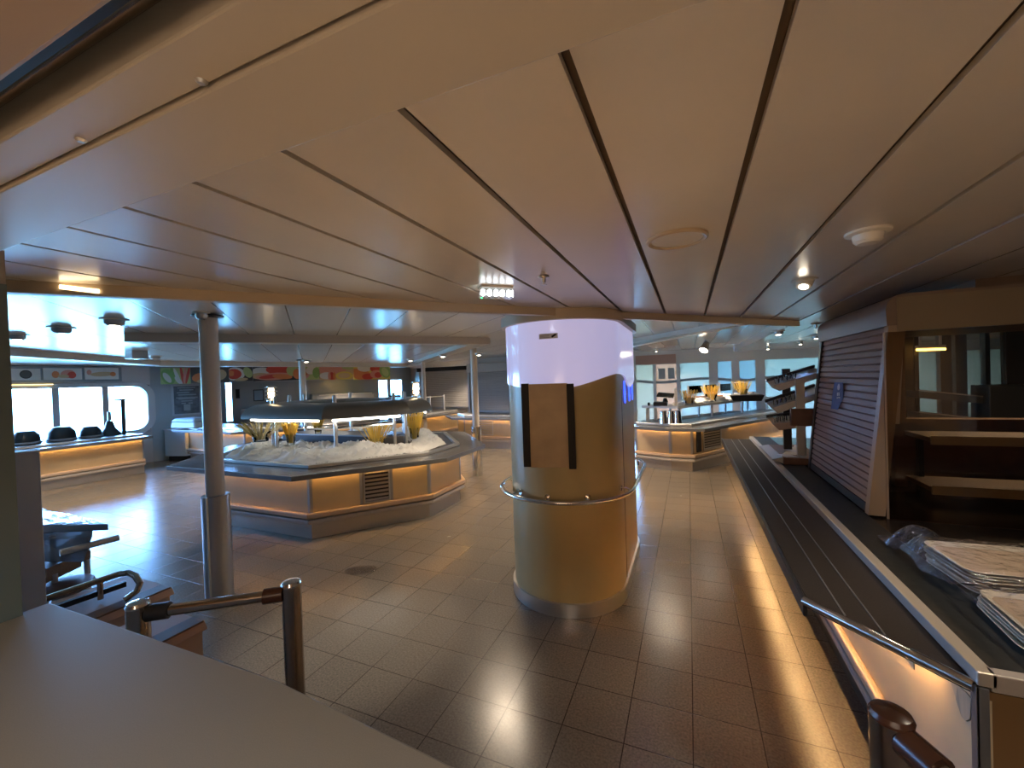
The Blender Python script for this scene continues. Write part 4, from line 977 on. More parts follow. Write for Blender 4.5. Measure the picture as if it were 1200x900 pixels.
# glazed end of the servery and what stands behind the smoked glass
gl = thing('glass_screen', 'large smoked glass pane beside the leaning shutter, facing the hatch', 'glass pane', (1.9, 3.09, .84))
B = MB(); B.box(1.06, 2.6, sy0-.010, sy0-.004, .834, 1.928); obj('pane', B, M_case, gl)
B = MB(); B.box(2.02, 2.05, sy0-.024, sy0-.0105, .834, 1.93); obj('mullion', B, M_dark, gl)
B = MB(); B.box(1.050, 1.0595, sy0-.012, sy0-.003, .834, 1.928); obj('edge_trim', B, M_guide, gl)
B = MB(); B.hexa([(1.075, 3.2, 1.38), (1.16, 3.2, 1.38), (1.16, 3.22, 1.38), (1.075, 3.22, 1.38)], [(1.12, 3.2, 1.925), (1.19, 3.2, 1.925), (1.19, 3.22, 1.925), (1.12, 3.22, 1.925)]); tag(obj('pale_side_panel', B, M_white), 'pale upright panel just behind the smoked glass, next to the shutter', 'panel')
for z, lab in ((1.255, 'upper pale shelf behind the smoked glass'), (.93, 'lower pale shelf behind the smoked glass')):
    t = thing('servery_shelf', lab, 'shelf', (2, 3.6, z), 'shelves behind the smoked glass')
    B = MB(); B.box(1.44, 2.6, 3.55, 3.9, z-.03, z); obj('board', B, M_fascia, t)
    B = MB(); B.box(1.44, 2.6, 3.535, 3.549, z-.045, z+.012); obj('pale_edge', B, mat('pale_edge%d' % int(z*100), (.62, .55, .42), rough=.4), t)
    for x in (1.5, 2.5): B = MB(); B.box(x, x+.03, 3.86, 3.9, .834 if z < 1 else .931, z-.0305); obj('bracket', B, M_dark, t)
B = MB(); B.box(1.12, 3.9, 4.30, 4.44, .834, 1.30); tag(obj('servery_counter', B, M_wood), 'brown wood partition low behind the smoked glass', 'partition')
for x0, x1 in ((1.25, 1.34), (1.40, 1.47)):
    B = MB(); B.box(x0, x1, 3.95, 4.02, .834, 1.962); tag(obj('servery_post', B, M_wood), 'brown post behind the smoked glass, %s' % ('nearer the shutter' if x0 < 1.3 else 'further from the shutter'), 'post', 'brown posts behind the smoked glass')
# wall and window at the back of the servery
wy = 6.6
wa, wb_, wz_b, wz_t = atY(1072, 450, wy).x, atY(1180, 450, wy).x, .76, 2.10
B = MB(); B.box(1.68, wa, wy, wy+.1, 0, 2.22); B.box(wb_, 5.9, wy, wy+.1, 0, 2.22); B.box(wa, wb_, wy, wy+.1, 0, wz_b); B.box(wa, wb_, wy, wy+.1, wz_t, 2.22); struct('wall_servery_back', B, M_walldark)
B = MB()
for px in (1074, 1108, 1126, 1157):
    x = atY(px, 450, wy).x; wdd = .02 if px in (1074, 1157) else .05; B.box(x-wdd, x+wdd, wy-.02, wy+.08, wz_b, wz_t)
sw = struct('window_12', B, M_dark)
B = MB(); B.box(wa, wb_, wy+.04, wy+.05, wz_b, wz_t); obj('pane', B, M_glass, sw)
t = thing('servery_light', 'amber tube light glowing behind the smoked glass', 'light', (wa, wy-.15, 1.92))
q1, q2 = atY(1074, 410, wy-.15), atY(1108, 409, wy-.15)
obj('tube', MB().cyl(q1, q2, .014), M_amber, t, smooth=True); B = MB(); B.bar(q1+Vector((0, .01, .035)), q2+Vector((0, .01, .035)), .05, .03); obj('housing', B, M_white, t)
B = MB(); B.box(q1.x+.03, q1.x+.05, wy-.15, wy-.13, q1.z+.05, 2.2195); B.box(q2.x-.05, q2.x-.03, wy-.15, wy-.13, q1.z+.05, 2.2195); obj('hanger', B, M_white, t)
for k, (za_, x0, x1) in enumerate([(1.30, wa-.1, wa+.44), (1.05, wa-.1, wa+.44), (.84, wa, wa+.44)]):
    t = thing('dish_rack', ['upper dark dish rack', 'middle dark dish rack', 'lowest dark dish rack'][k]+' against the servery window', 'rack', (x0, wy-.3, za_), 'dish racks against the servery window')
    B = MB(); B.hexa([(x0, wy-.35, za_+.05), (x1, wy-.35, za_-.02), (x1, wy-.06, za_-.02), (x0, wy-.06, za_+.05)], [(x0, wy-.35, za_+.13), (x1, wy-.35, za_+.05), (x1, wy-.06, za_+.05), (x0, wy-.06, za_+.13)]); obj('rack', B, M_hood, t)
    B = MB(); B.bar((x0, wy-.352, za_+.14), (x1, wy-.352, za_+.06), .01, .014); obj('lip', B, M_steel, t)
B = MB(); q = atY(1150, 460, wy-.2); B.box(q.x-.03, q.x+.5, wy-.4, wy-.06, .001, 1.48); tag(obj('servery_cabinet', B, M_hood, bevel=.01), 'grey cabinet blocking the lower right of the servery window', 'cabinet')

# ---- tray rack at the far end of the counter
rk = thing('condiment_rack', 'tiered display rack with three tilted trays at the far end of the right-hand counter', 'rack', (1.0, 5.0, .838))
RY = 5.0
def ry_(px, py, y=RY): return atY(px, py, y)
for px, y, m in ((922.5, RY, M_dark), (938.5, RY-.35, M_steel_dull)):
    p = ry_(px, 500, y); zt = {922.5: ry_(922, 432).z, 938.5: ry_(938, 444, RY-.35).z}[px]
    B = MB(); B.box(p.x-.035, p.x+.035, y-.02, y+.02, .916, zt); obj('upright', B, m, rk)
tiers = []
for k, (pl, pr_, th) in enumerate([((906, 452), (966, 434), .055), ((904.5, 478), (966, 458), .055), ((906, 497), (950, 492), .06)]):
    a = ry_(*pl, RY-.33); b = ry_(*pr_, RY-.33)
    dz = (b.z-a.z)
    B = MB(); yb = RY+.02
    B.hexa([(a.x+.05, RY-.33, a.z-th), (b.x, RY-.33, b.z-th), (b.x, yb, b.z-th+.02), (a.x+.05, yb, a.z-th+.02)], [(a.x, RY-.33, a.z), (b.x, RY-.33, b.z), (b.x, yb, b.z+.03), (a.x, yb, a.z+.03)])
    tr = obj('tier', B, M_trayb if k == 2 else M_steel_dull, rk, bevel=.004)
    B = MB(); B.hexa([(a.x-.01, yb-.05, a.z+.03), (b.x, yb-.05, b.z+.03), (b.x, yb, b.z+.035), (a.x-.01, yb, a.z+.035)], [(a.x-.01, yb-.05, a.z+.06), (b.x, yb-.05, b.z+.055), (b.x, yb, b.z+.06), (a.x-.01, yb, a.z+.06)]); obj('back_lip', B, M_dark, tr)
    tiers.append((a, b))
B = MB(); p = ry_(930, 486, RY-.35); q = ry_(962, 470, RY-.35); B.box(p.x-.03, q.x+.2, RY-.40, RY-.34, p.z-.10, p.z+.06); obj('front_board', B, M_wood, rk)
# small glasses standing on the tiers
gp = None; cnt = 0
for k in (0, 1, 2):
    a, b = tiers[k]
    for j in range(5):
        u = .05+.085*j; x = a.x+(b.x-a.x)*u+.02; z = a.z+(b.z-a.z)*u+.003; y = RY-.28+.05*(j % 2)
        lab = '%s small glass from the left tip of the %s tier of the tiered rack' % (['first', 'second', 'third', 'fourth', 'fifth'][j], ['top', 'middle', 'lowest'][k])
        if gp is None:
            gp = thing('shot_glass', lab, 'glass', (x, y, z), 'small glasses on the tiered rack')
            obj('glass_wall', MB().lathe((x, y, z), [(.017, 0), (.023, .06), (.020, .06), (.015, .008), (0, .008)], 12), M_glass, gp, smooth=True)
        else: dup(gp, (x, y, z), lab)
# box with paper on the counter below the rack
bx = thing('wooden_box', 'brown wooden box topped with pale papers at the foot of the tiered rack', 'box', (.95, 4.9, .84))
bq0, bq1 = atz(899, 545, .84), atz(944, 545, .84)
x0, x1, y0, y1 = .80, 1.12, 4.55, 5.35
B = MB(); B.box(x0, x1, y0, y1, .843, .905); obj('box_body', B, M_wood, bx, bevel=.004)
B = MB(); B.hexa([(x0-.09, y0+.03, .875), (x0-.001, y0+.03, .845), (x0-.001, y1, .845), (x0-.09, y1, .875)], [(x0-.09, y0+.03, .885), (x0-.001, y0+.03, .905), (x0-.001, y1, .905), (x0-.09, y1, .885)]); obj('tilted_side', B, M_steel_dull, bx)
for k in range(5):
    B = MB(); rnd = random.Random(k); cx, cy, an = x0+.05+.055*k, y0+.12+.14*k, rnd.uniform(-.5, .5); c_, s_ = math.cos(an), math.sin(an)
    pts = [(cx+c_*u-s_*v, cy+s_*u+c_*v) for u, v in ((-.055, -.08), (.055, -.08), (.055, .08), (-.055, .08))]
    B.prism(pts, .9055+.0015*k, .9068+.0015*k); obj('paper', B, M_white if k % 2 else M_paper, bx)

# ================================================================== TRAYS UNDER CLING FILM
def rr2(x0, x1, y0, y1, r, n=6):
    out = []
    for cx, cy, a0 in ((x1-r, y1-r, 0), (x0+r, y1-r, 90), (x0+r, y0+r, 180), (x1-r, y0+r, 270)):
        for k in range(n+1):
            t = math.radians(a0+90*k/n); out.append((cx+r*math.cos(t), cy+r*math.sin(t)))
    return out
def rot2(P, c, a):
    return [(c[0]+(x-c[0])*math.cos(a)-(y-c[1])*math.sin(a), c[1]+(x-c[0])*math.sin(a)+(y-c[1])*math.cos(a)) for x, y in P]
ordn = ['bottom', 'second', 'third', 'fourth', 'fifth', 'sixth', 'seventh', 'eighth', 'ninth', 'tenth', 'eleventh']
def tray(c, ang, z, label, group):
    t = thing('serving_tray', label, 'tray', (c[0], c[1], z), group)
    B = MB(); O = rot2(rr2(c[0]-.225, c[0]+.225, c[1]-.165, c[1]+.165, .05), c, ang); I = rot2(rr2(c[0]-.20, c[0]+.20, c[1]-.14, c[1]+.14, .04), c, ang)
    n = len(O)
    lo = [B.bm.verts.new((*p, z+.001)) for p in I]; mid = [B.bm.verts.new((*p, z+.004)) for p in I]
    B.face(lo[::-1]); B.face(mid)
    for i in range(n): B.face([lo[i], lo[(i+1) % n], mid[(i+1) % n], mid[i]])
    obj('tray_base', B, M_trayb, t)
    B = MB(); 
    a = [B.bm.verts.new((*p, z+.003)) for p in I]; b = [B.bm.verts.new((*p, z+.017)) for p in O]; d = [B.bm.verts.new((*lerp2(p, c, .018), z+.0185)) for p in O]; e = [B.bm.verts.new((*p, z+.006)) for p in I]
    for U, V in ((a, b), (b, d), (d, e), (e, a)):
        for i in range(n): B.face([U[i], U[(i+1) % n], V[(i+1) % n], V[i]])
    obj('tray_rim', B, M_trayrim, t, smooth=True, label='pale raised tray rim')
    return t
SA, SB = (1.185, 2.29), (1.15, 1.87)
jr = random.Random(11)
for k in range(8):
    c = (SA[0]+jr.uniform(-.008, .008), SA[1]+jr.uniform(-.008, .008)); tray(c, math.radians(4)+jr.uniform(-.02, .02), .841+.0112*k, '%s tray of the farther stack of beige trays under cling film' % (ordn[k] if k < 7 else 'topmost'), 'farther stack of trays')
for k in range(5):
    c = (SB[0]+jr.uniform(-.012, .012), SB[1]+jr.uniform(-.012, .012)); tray(c, math.radians(-4)+jr.uniform(-.03, .03), .841+.0112*k, '%s tray of the nearer stack of beige trays under cling film' % (ordn[k] if k < 4 else 'topmost'), 'nearer stack of trays')
def film_h(x, y):
    def stack(c, top):
        dx, dy = abs(x-c[0])-.235, abs(y-c[1])-.175; d = math.hypot(max(dx, 0), max(dy, 0))
        return .843+(top-.843)*max(0, 1-d/.085)
    h = max(stack(SA, .950), stack(SB, .918))
    b = math.hypot((x-1.0)/.9, y-2.58); h = max(h, .843+.115*max(0, 1-(b/.13)**2))
    v = Vector((x*7, y*7, 1)); h += .012*abs(noise.noise(v))+.010*(1-abs(noise.noise(v*2.3)))-.006
    return max(h, .842)
B = MB(); V = {}; NX, NY = 46, 60; fx0, fx1, fy0, fy1 = .885, 1.50, 1.66, 2.72
for i in range(NX+1):
    for j in range(NY+1):
        x = fx0+(fx1-fx0)*i/NX; y = fy0+(fy1-fy0)*j/NY
        e = .03*noise.noise(Vector((x*5, y*5, 7)))
        if i == 0: x += e
        V[i, j] = B.bm.verts.new((x, y, film_h(x, y)))
for i in range(NX):
    for j in range(NY): B.face([V[i, j], V[i+1, j], V[i+1, j+1], V[i, j+1]])
tag(obj('cling_film', B, M_film, smooth=True), 'crumpled clear cling film draped over the two stacks of beige trays', 'plastic film')

# ================================================================== QUEUE POSTS AND THE THINGS BEYOND THE SILL
def qpost(x, y, z, r, label, cap=M_chrome, body=M_dirtysteel):
    
    t = thing('queue_post', label, 'post', (x, y, 0), 'steel queue posts')
    obj('shaft', MB().cyl((x, y, .012), (x, y, z-.02), r), body, t, smooth=True)
    obj('cap', MB().lathe((x, y, z-.02), [(r+.001, 0), (r+.002, .006), (r*.92, .016), (r*.6, .021), (0, .023)], 20), cap, t, smooth=True)
    obj('foot', MB().lathe((x, y, 0), [(.10, .001), (.10, .008), (r, .013)], 20), M_steel, t, smooth=True); return t
PAx, PBx, PRx = (-1.497, 1.167), (-1.915, .853), (.402, 1.185)
qpost(*PAx, .95, .036, 'tall steel queue post standing clear of the counter top, right end of the gate arm')
qpost(*PBx, .95, .036, 'steel queue post rising just behind the counter top, left end of the gate arm')
qpost(*PRx, .95, .040, 'brown-capped steel queue post in the lower right before the tray counter', cap=M_brown)
def arm(P, Q, z0, z1, label, cl0=True, cl1=True, r=.021):
    a, b = Vector((*P, z0)), Vector((*Q, z1)); d = (b-a).normalized(); L = (b-a).length
    t = thing('gate_arm', label, 'rail', a, 'gate arms')
    obj('bar', MB().cyl(a+d*.04, b-d*.03, r), M_dirtysteel, t, smooth=True)
    if cl0: obj('clamp', MB().cyl(a+d*.030, a+d*.10, r+.009), M_brown, t, smooth=True, label='dark plastic clamp')
    if cl1: obj('clamp', MB().cyl(b-d*.10, b-d*.030, r+.009), M_dark, t, smooth=True, label='dark plastic clamp')
arm(PAx, PBx, .90, .90, 'steel gate arm joining the two posts behind the counter top')
arm(PRx, (.66, .73), .905, .86, 'steel gate arm with brown clamp running out of the lower right corner', True, False, .024)
# partition post at the far left
pp = CAM + ray(27, 530)*(3.0/ray(27, 530).xy.length)
t = thing('partition_post', 'square blue-grey partition post just right of the hatch jamb', 'post', (pp.x, pp.y, 0))
B = MB(); w = .068; d2 = Vector((-pp.y, pp.x)).normalized(); B.bar((pp.x, pp.y, .001), (pp.x, pp.y, pp.z), .10, .085, up=(pp.x, pp.y, 0)); obj('post_body', B, mat('slate_grey', (.40, .43, .47), rough=.4), t, bevel=.004)
B = MB(); B.bar((pp.x, pp.y, pp.z), (pp.x, pp.y, pp.z+.006), .105, .09, up=(pp.x, pp.y, 0)); obj('cap_plate', B, M_steel_dull, t)
# steel topped cart at the left
ct = thing('serving_cart', 'steel-topped cart with clear film sheets and hanging tub at the far left', 'cart', (-4.4, 1.6, 0))
a, b, c = atz(127, 614, .80), atz(38, 618, .80), atz(38, 596, .80)
tp = [(a.x, a.y), (b.x, b.y), (c.x, c.y)]
B = MB(); B.prism(tp, .755, .80); obj('cart_top', B, M_steel_dull, ct, bevel=.004)
B = MB(); u, v = atz(108, 630, .75), atz(44, 634, .75); u2, v2 = atz(98, 655, .62), atz(50, 655, .62)
B.hexa([(u2.x, u2.y, .60), (v2.x, v2.y, .60), (v2.x-.2, v2.y+.08, .60), (u2.x-.2, u2.y+.08, .60)], [(u.x, u.y, .754), (v.x, v.y, .754), (v.x-.24, v.y+.10, .754), (u.x-.24, u.y+.10, .754)]); obj('hanging_tub', B, glass_mat('tub_plastic', (.5, .52, .54), trans=((.5, .52, .54), .6)), ct)
B = MB(); s0, s1 = atz(82, 660, .55), atz(44, 662, .55); B.bar((s0.x, s0.y, .55), (s1.x, s1.y, .55), .3, .06); s0, s1 = atz(72, 670, .48), atz(44, 672, .48); B.bar((s0.x, s0.y, .48), (s1.x, s1.y, .48), .3, .06); obj('drawer_fronts', B, M_fascia, ct)
for (x, y) in ((tp[0][0]-.35, tp[0][1]+.01), (tp[1][0]+.2, tp[1][1]+.03), (tp[2][0]+.25, tp[2][1]-.03)):
    obj('leg', MB().cyl((x, y, .001), (x, y, .755), .018), M_steel, ct, smooth=True)
a, b = atz(139, 630, .70), atz(70, 648, .70)
obj('push_rail', MB().tube([a, lerp3(a, b, .3), b], .022, 12), M_steel, ct, smooth=True)
B = MB(); a, c, b = Vector((*tp[0], .81)), Vector((*tp[2], .81)), Vector((*tp[1], .81)); rows = []; N = 14
for i in range(N+1):
    row = []
    for j in range(N+1):
        p = lerp3(a, lerp3(b, c, j/N), .08+.9*i/N); p.z = .808+.02*abs(noise.noise(p*9)); row.append(B.bm.verts.new(p))
    rows.append(row)
for i in range(N):
    for j in range(N): B.face([rows[i][j], rows[i+1][j], rows[i+1][j+1], rows[i][j+1]])
tag(obj('film_sheet', B, M_film, smooth=True), 'shiny crumpled clear film lying on the steel-topped cart', 'plastic film')
q = atz(72, 686, .42); t = thing('round_stool', 'round brown stool seat below the steel-topped cart', 'stool', (q.x, q.y, 0))
obj('seat', MB().lathe((q.x, q.y, .38), [(0, 0), (.15, .0), (.17, .02), (.16, .045), (0, .05)], 24), M_wood, t, smooth=True)
obj('stem', MB().cyl((q.x, q.y, .02), (q.x, q.y, .38), .03), M_steel, t, smooth=True); obj('base', MB().lathe((q.x, q.y, 0), [(.16, .001), (.15, .015), (.03, .025)], 24), M_steel, t, smooth=True)
# two tan bins with dark lids
def bin_(pr0, z, L, W, label):
    c = atz(*pr0, z); t = thing('lidded_bin', label, 'bin', (c.x, c.y, 0), 'tan bins behind the counter top')
    x0, x1, y0, y1 = c.x-L, c.x, c.y-W, c.y
    B = MB(); B.box(x0+.02, x1-.02, y0+.02, y1-.02, .002, z-.05); obj('bin_body', B, M_tan, t)
    B = MB(); B.hexa([(x0, y0, z-.05), (x1, y0, z-.05), (x1, y1, z-.05), (x0, y1, z-.05)], [(x0+.01, y0+.01, z), (x1-.01, y0+.01, z), (x1-.01, y1-.01, z), (x0+.01, y1-.01, z)]); obj('lid', B, M_tan, t, bevel=.006)
    B = MB(); B.box(x1-.10, x1-.005, y0+.02, y1-.02, z-.004, z+.006); obj('lid_edge', B, M_wood, t)
bin_((205, 687), .50, .52, .42, 'tan lidded bin behind the counter top, farther of the two')
bin_((244, 726), .50, .40, .30, 'tan lidded bin behind the counter top, nearer the tall steel post')
# bent steel rail
pts = [atz(40, 706, .62), atz(100, 686, .62), atz(138, 673, .62), atz(150, 671, .62), atz(159, 675, .615), atz(164, 684, .59), atz(160, 693, .55), atz(146, 703, .52)]
rl = thing('hand_rail', 'bent steel tube rail ending in a loop behind the counter top', 'rail', pts[0])
obj('rail_tube', MB().tube(pts, .017, 10), M_dirtysteel, rl, smooth=True)
a = atz(117, 682, .61); obj('upright', MB().cyl((a.x, a.y, .508), (a.x, a.y, .61), .014), M_dirtysteel, rl, smooth=True)
a, b = atz(60, 714, .535), atz(147, 684, .535); B = MB(); B.bar(a, b, .03, .03); obj('lower_bar', B, M_dark, rl)

# ================================================================== CEILING FITTINGS
CZ = 2.2195
p = atz(793, 279, 2.22); t = thing('ceiling_speaker', 'flat round cream speaker cover on the low ceiling', 'speaker', (p.x, p.y, CZ))
obj('ring', MB().lathe((p.x, p.y, CZ), [(.105, 0), (.105, -.008), (.098, -.012), (.088, -.008), (.088, -.001)], 36), M_trim, t, smooth=True)
obj('grille', MB().lathe((p.x, p.y, CZ), [(.087, -.001), (.087, -.006), (0, -.006)], 36), M_ceil, t, smooth=True)
p = atz(1017, 271, 2.22); t = thing('smoke_detector', 'white stepped smoke detector on the low ceiling', 'detector', (p.x, p.y, CZ))
obj('base', MB().lathe((p.x, p.y, CZ), [(.068, 0), (.068, -.008), (.058, -.012), (0, -.012)], 30), M_fixture, t, smooth=True)
obj('body', MB().lathe((p.x, p.y, CZ), [(.046, -.0125), (.043, -.034), (.036, -.04), (.034, -.044), (.020, -.047), (0, -.047)], 30), M_fixture, t, smooth=True)
p = atz(943, 328, 2.22); t = thing('gimbal_downlight', 'small lit gimbal downlight on the low ceiling near the smoke detector', 'downlight', (p.x, p.y, CZ))
obj('ring', MB().lathe((p.x, p.y, CZ), [(.062, 0), (.062, -.004), (.05, -.008), (.044, -.004)], 28), M_fixture, t, smooth=True)
ax = Vector((-.25, -.45, -1)).normalized(); o_ = Vector((p.x, p.y, CZ))
obj('lamp_can', MB().cyl(o_+Vector((0, 0, -.004)), o_+ax*.045, .045, .034, 24), M_fixture, t, smooth=True); obj('lens', MB().cyl(o_+ax*.0452, o_+ax*.047, .021), M_spot, t, smooth=True)
p = atz(637, 324, 2.22); t = thing('sprinkler', 'small steel sprinkler head on the low ceiling before the pillar', 'sprinkler', (p.x, p.y, CZ))
obj('rosette', MB().lathe((p.x, p.y, CZ), [(.028, 0), (.024, -.006), (.010, -.010), (.009, -.030), (0, -.030)], 20), M_steel, t, smooth=True)
obj('deflector', MB().lathe((p.x, p.y, CZ), [(.004, -.030), (.004, -.038), (.016, -.039), (.016, -.041), (0, -.042)], 16), M_steel, t, smooth=True)
p = atz(581, 336, 2.22); dx = (atz(603, 337, 2.22)-atz(559, 335, 2.22)).normalized()
t = thing('emergency_light', 'clear ribbed emergency light with lens-flare glints shaped as bulbs and green pilot on the low ceiling', 'light', (p.x, p.y, CZ))
a, b = p-dx*.085, p+dx*.085; sd = Vector((-dx.y, dx.x, 0))
B = MB(); B.bar(a+Vector((0, 0, -.006)), b+Vector((0, 0, -.006)), .07, .012); obj('base', B, M_fixture, t)
for k in range(5):
    c = lerp3(a, b, .08+.21*k); obj('bulb', MB().lathe((c.x, c.y, CZ), [(0, -.014), (.012, -.02), (.013, -.045), (0, -.052)], 12), emit_mat('bulb%d' % k, (.93, .95, 1), 3.5), t, smooth=True, label='lens-flare glint shaped as a white bulb')  # row of glowing bulbs modelled on repeated lens ghosts of one fitting
B = MB(); B.bar(a+Vector((0, 0, -.036)), b+Vector((0, 0, -.036)), .066, .048); obj('cover', B, M_glass, t)
c = a-sd*.02+Vector((0, 0, -.066)); obj('pilot_lamp', MB().lathe((c.x, c.y, c.z), [(0, -.004), (.005, 0), (0, .004)], 8), M_green_led, t, smooth=True)
TP, TQ = (-3.0, edgeY(-3.0)-.022), (0, edgeY(0)-.022); p, q = atl(70, 336, TP, TQ), atl(116, 341.5, TP, TQ); B = MB(); B.bar(p, q, .006, .016)
t = thing('slot_light', 'short lit slot lamp on the ceiling edge trim at the left', 'light', p); obj('diffuser', B, M_lamp, t); B = MB()
B.bar(p+Vector((0, .004, -.012)), q+Vector((0, .004, -.012)), .008, .004); obj('frame', B, M_fixture, t)
# fittings under the far ceiling
FZ = 2.3445
def dome(px, py, r, label, lit=False, drop=.055, z=FZ, box=False, grp='downlights under the far ceiling'):
    p = atz(px, py, z-drop*.5); t = thing('downlight', label, 'downlight', (p.x, p.y, z), grp)
    if box: B = MB(); B.box(p.x-r, p.x+r, p.y-r, p.y+r, z-drop, z-.001); obj('housing', B, M_steel_dull, t, bevel=.006)
    else:
        obj('flange', MB().lathe((p.x, p.y, z), [(r*1.45, 0), (r*1.45, -.006), (r, -.01)], 24), M_fixture, t, smooth=True)
        obj('housing', MB().lathe((p.x, p.y, z), [(r, -.01), (r, -drop*.7), (r*.72, -drop), (r*.70, -drop), (0, -drop*.98)], 24), M_steel_dull, t, smooth=True)
    obj('lens', MB().lathe((p.x, p.y, z), [(0, -drop-.006), (r*.5, -drop-.003), (r*.5, -drop)], 18), M_spot if lit else M_glass, t, smooth=True); return p
dome(134, 378, .066, 'round downlight, largest over the window side', True)
dome(72, 387, .066, 'round downlight left of the largest one over the window side')
dome(20, 395, .06, 'round downlight beside the hatch jamb over the window side', True)
dome(160, 416, .10, 'square ceiling box beyond the downlights over the window side', False, .12, box=True)
dome(182, 419, .07, 'small downlight beside the square ceiling box')
dome(236, 370, .04, 'tiny dark dome just left of the white column head')
MZ = 2.334
sp = []
for px, py, l in ((481, 424, 'lit spot at the inner corner of the ceiling bay'), (519, 419, 'lit spot on the back beam left of the slim column'), (561, 417, 'lit spot hard right of the slim column'), (359, 425, 'lit spot over the food pictures')):
    sp.append(dome(px, py-2, .06, l, True, .04, 2.20))
for px, py, r, l, lit in ((912, 390, .055, 'small downlight in the ceiling right of the serving island', True), (957, 395, .055, 'small downlight nearest the leaning shutter head', True), (769, 411, .04, 'tiny lit spot over the pink panel', True), (938, 402, .04, 'lit spot before the wide right window', True), (900, 408, .04, 'lit spot before the clear right panes', True), (858, 411, .04, 'lit spot over the far end of the serving island', True)):
    sp.append(dome(px, py, r, l, lit, .05, 2.334 if px < 880 else 2.2195))
p = atz(827, 404, 2.25); t = thing('track_spotlight', 'grey conical spotlight hanging over the serving island', 'spotlight', (p.x, p.y, MZ))
obj('stem', MB().cyl((p.x, p.y, 2.24), (p.x, p.y, MZ), .015), M_steel_dull, t, smooth=True)
ax = Vector((-.35, -.5, -.8)).normalized(); o_ = Vector((p.x, p.y, 2.24)); obj('lamp_can', MB().cyl(o_-ax*.06, o_+ax*.12, .05, .085, 22), M_steel_dull, t, smooth=True); obj('lens', MB().cyl(o_+ax*.1205, o_+ax*.124, .07), M_spot, t, smooth=True)
p = atz(956, 381, 2.2); t = thing('sprinkler', 'small sprinkler head on the right ceiling near the leaning shutter', 'sprinkler', (p.x, p.y, 2.2195))
obj('rosette', MB().lathe((p.x, p.y, 2.2195), [(.05, 0), (.04, -.008), (.014, -.014), (.012, -.05), (0, -.05)], 16), M_steel_dull, t, smooth=True); obj('deflector', MB().lathe((p.x, p.y, 2.2195), [(.006, -.05), (.024, -.058), (0, -.06)], 14), M_steel, t, smooth=True)
# white scrap on the floor by the big buffet
p = atz(423, 668, 0); B = MB(); V = {}
for i in range(19):
    for j in range(7):
        u, v = i/18-.5, j/6-.5; w = (1-(2*u)**2)**.5 if abs(u) < .5 else 0
        x, y = p.x+.32*u*.85-.10*v*w, p.y+.32*u*.45+.16*v*w
        V[i, j] = B.bm.verts.new((x, y, .004+.022*abs(noise.noise(Vector((x*17, y*17, 0))))*(1 if 0 < i < 18 and 0 < j < 6 else .1)))
for i in range(18):
    for j in range(6): B.face([V[i, j], V[i+1, j], V[i+1, j+1], V[i, j+1]])
tag(obj('plastic_scrap', B, M_film, smooth=True), 'crumpled clear plastic scrap lying on the floor before the big buffet', 'plastic scrap')

# ================================================================== LIGHT
w = bpy.data.worlds.new('sky'); S.world = w; w.use_nodes = True; nt = w.node_tree; bg = nt.nodes['Background']
tc = nt.nodes.new('ShaderNodeTexCoord'); sx_ = nt.nodes.new('ShaderNodeSeparateXYZ'); rp = nt.nodes.new('ShaderNodeValToRGB')
mr = nt.nodes.new('ShaderNodeMapRange'); mr.inputs['From Min'].default_value = -.3; mr.inputs['From Max'].default_value = .7
nt.links.new(tc.outputs['Generated'], sx_.inputs[0]); nt.links.new(sx_.outputs['Z'], mr.inputs['Value']); nt.links.new(mr.outputs[0], rp.inputs['Fac'])
e = rp.color_ramp.elements; e[0].position = 0; e[0].color = (.07, .20, .34, 1); e[1].position = .33; e[1].color = (.22, .48, 1.0, 1)
x_ = e.new(.27); x_.color = (.10, .28, .45, 1); x_ = e.new(.6); x_.color = (.20, .46, 1.0, 1); x_ = e.new(1); x_.color = (.16, .40, 1.0, 1)
nt.links.new(rp.outputs['Color'], bg.inputs['Color']); bg.inputs['Strength'].default_value = 26.0
def area(name, loc, target, sx, sy, power, col, portal=False, spread=180):
    l = bpy.data.lights.new(name, 'AREA'); l.shape = 'RECTANGLE'; l.size = sx; l.size_y = sy; l.energy = power; l.color = col; l.spread = math.radians(spread)
    o = bpy.data.objects.new(name, l); COL.objects.link(o); o.location = loc
    o.rotation_euler = (Vector(target)-Vector(loc)).to_track_quat('-Z', 'Y').to_euler()
    if portal: l.cycles.is_portal = True
    return o
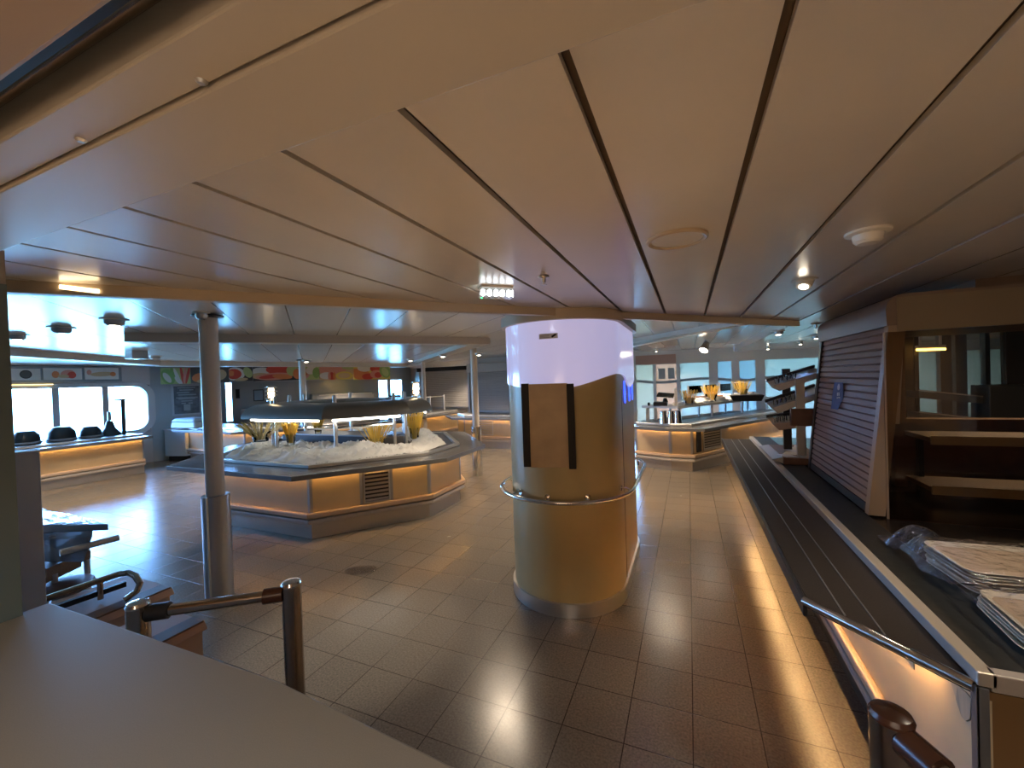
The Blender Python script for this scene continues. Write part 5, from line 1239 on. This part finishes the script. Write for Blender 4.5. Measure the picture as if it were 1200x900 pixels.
area('portal_left', (WX-.16, (wy0+wy1)/2, (wz0+wz1)/2), (0, (wy0+wy1)/2, (wz0+wz1)/2), wy1-wy0, wz1-wz0, 1, (1, 1, 1), True)
area('portal_right', ((-1.7+4.2)/2, GY+.12, 1.05), ((-1.7+4.2)/2, 0, 1.05), 5.9, 2.0, 1, (1, 1, 1), True)
def spot(name, loc, power, col, size=math.radians(130), r=.05, target=None):
    l = bpy.data.lights.new(name, 'SPOT'); l.energy = power; l.color = col; l.spot_size = size; l.spot_blend = .6; l.shadow_soft_size = r
    o = bpy.data.objects.new(name, l); COL.objects.link(o); o.location = loc
    if target: o.rotation_euler = (Vector(target)-Vector(loc)).to_track_quat('-Z', 'Y').to_euler()
    return o
WARM = (1.0, .80, .58)
for k, (x, y, pw) in enumerate([(-2.0, 4.3, 45), (-2.4, 7.2, 60), (-8.5, 4.4, 60), (-8.3, 7.6, 70), (-9.3, 2.4, 50), (-.4, 6.6, 50), (-4.6, 8.3, 70), (-6.2, 10.6, 70), (-9.4, 9.6, 90), (.4, 9.7, 60), (2.9, 9.4, 90)]):
    spot('hall_fill_%d' % k, (x, y, 2.17), pw*1.15, WARM, r=.22)  # added fill spots without fittings, placed for overall hall brightness
S.cycles.caustics_reflective = False; S.cycles.caustics_refractive = False
spot('aisle_lamp', (-2.2, 2.15, 2.17), 26, (1.0, .88, .70), math.radians(46), .10)
spot('tray_fill', (1.35, 1.72, 2.19), 17, (1.0, .84, .64), math.radians(100), .04)  # off-frame spot added to brighten the tray stacks, no fitting
o_ = atz(943, 328, 2.22); spot('gimbal_lamp', (o_.x-.02, o_.y-.03, 2.15), 6, WARM, math.radians(80), .03)
area('hatch_room_lamp', (-.2, -1.9, 1.45), (-.2, 0, 1.75), 1.4, .5, 4.5, (1.0, .70, .42))
area('hatch_room_fill', (.5, -1.3, 2.42), (.5, -1.0, 0), 1.6, .6, 48, (1.0, .84, .68))  # second, unseen source added to lift the hatch counter top and trays
area('servery_fill', (2.6, 4.9, 2.2), (2.3, 4.6, 0), .8, .3, 6, (1.0, .75, .5))  # added fill that lifts the dark space behind the smoked glass
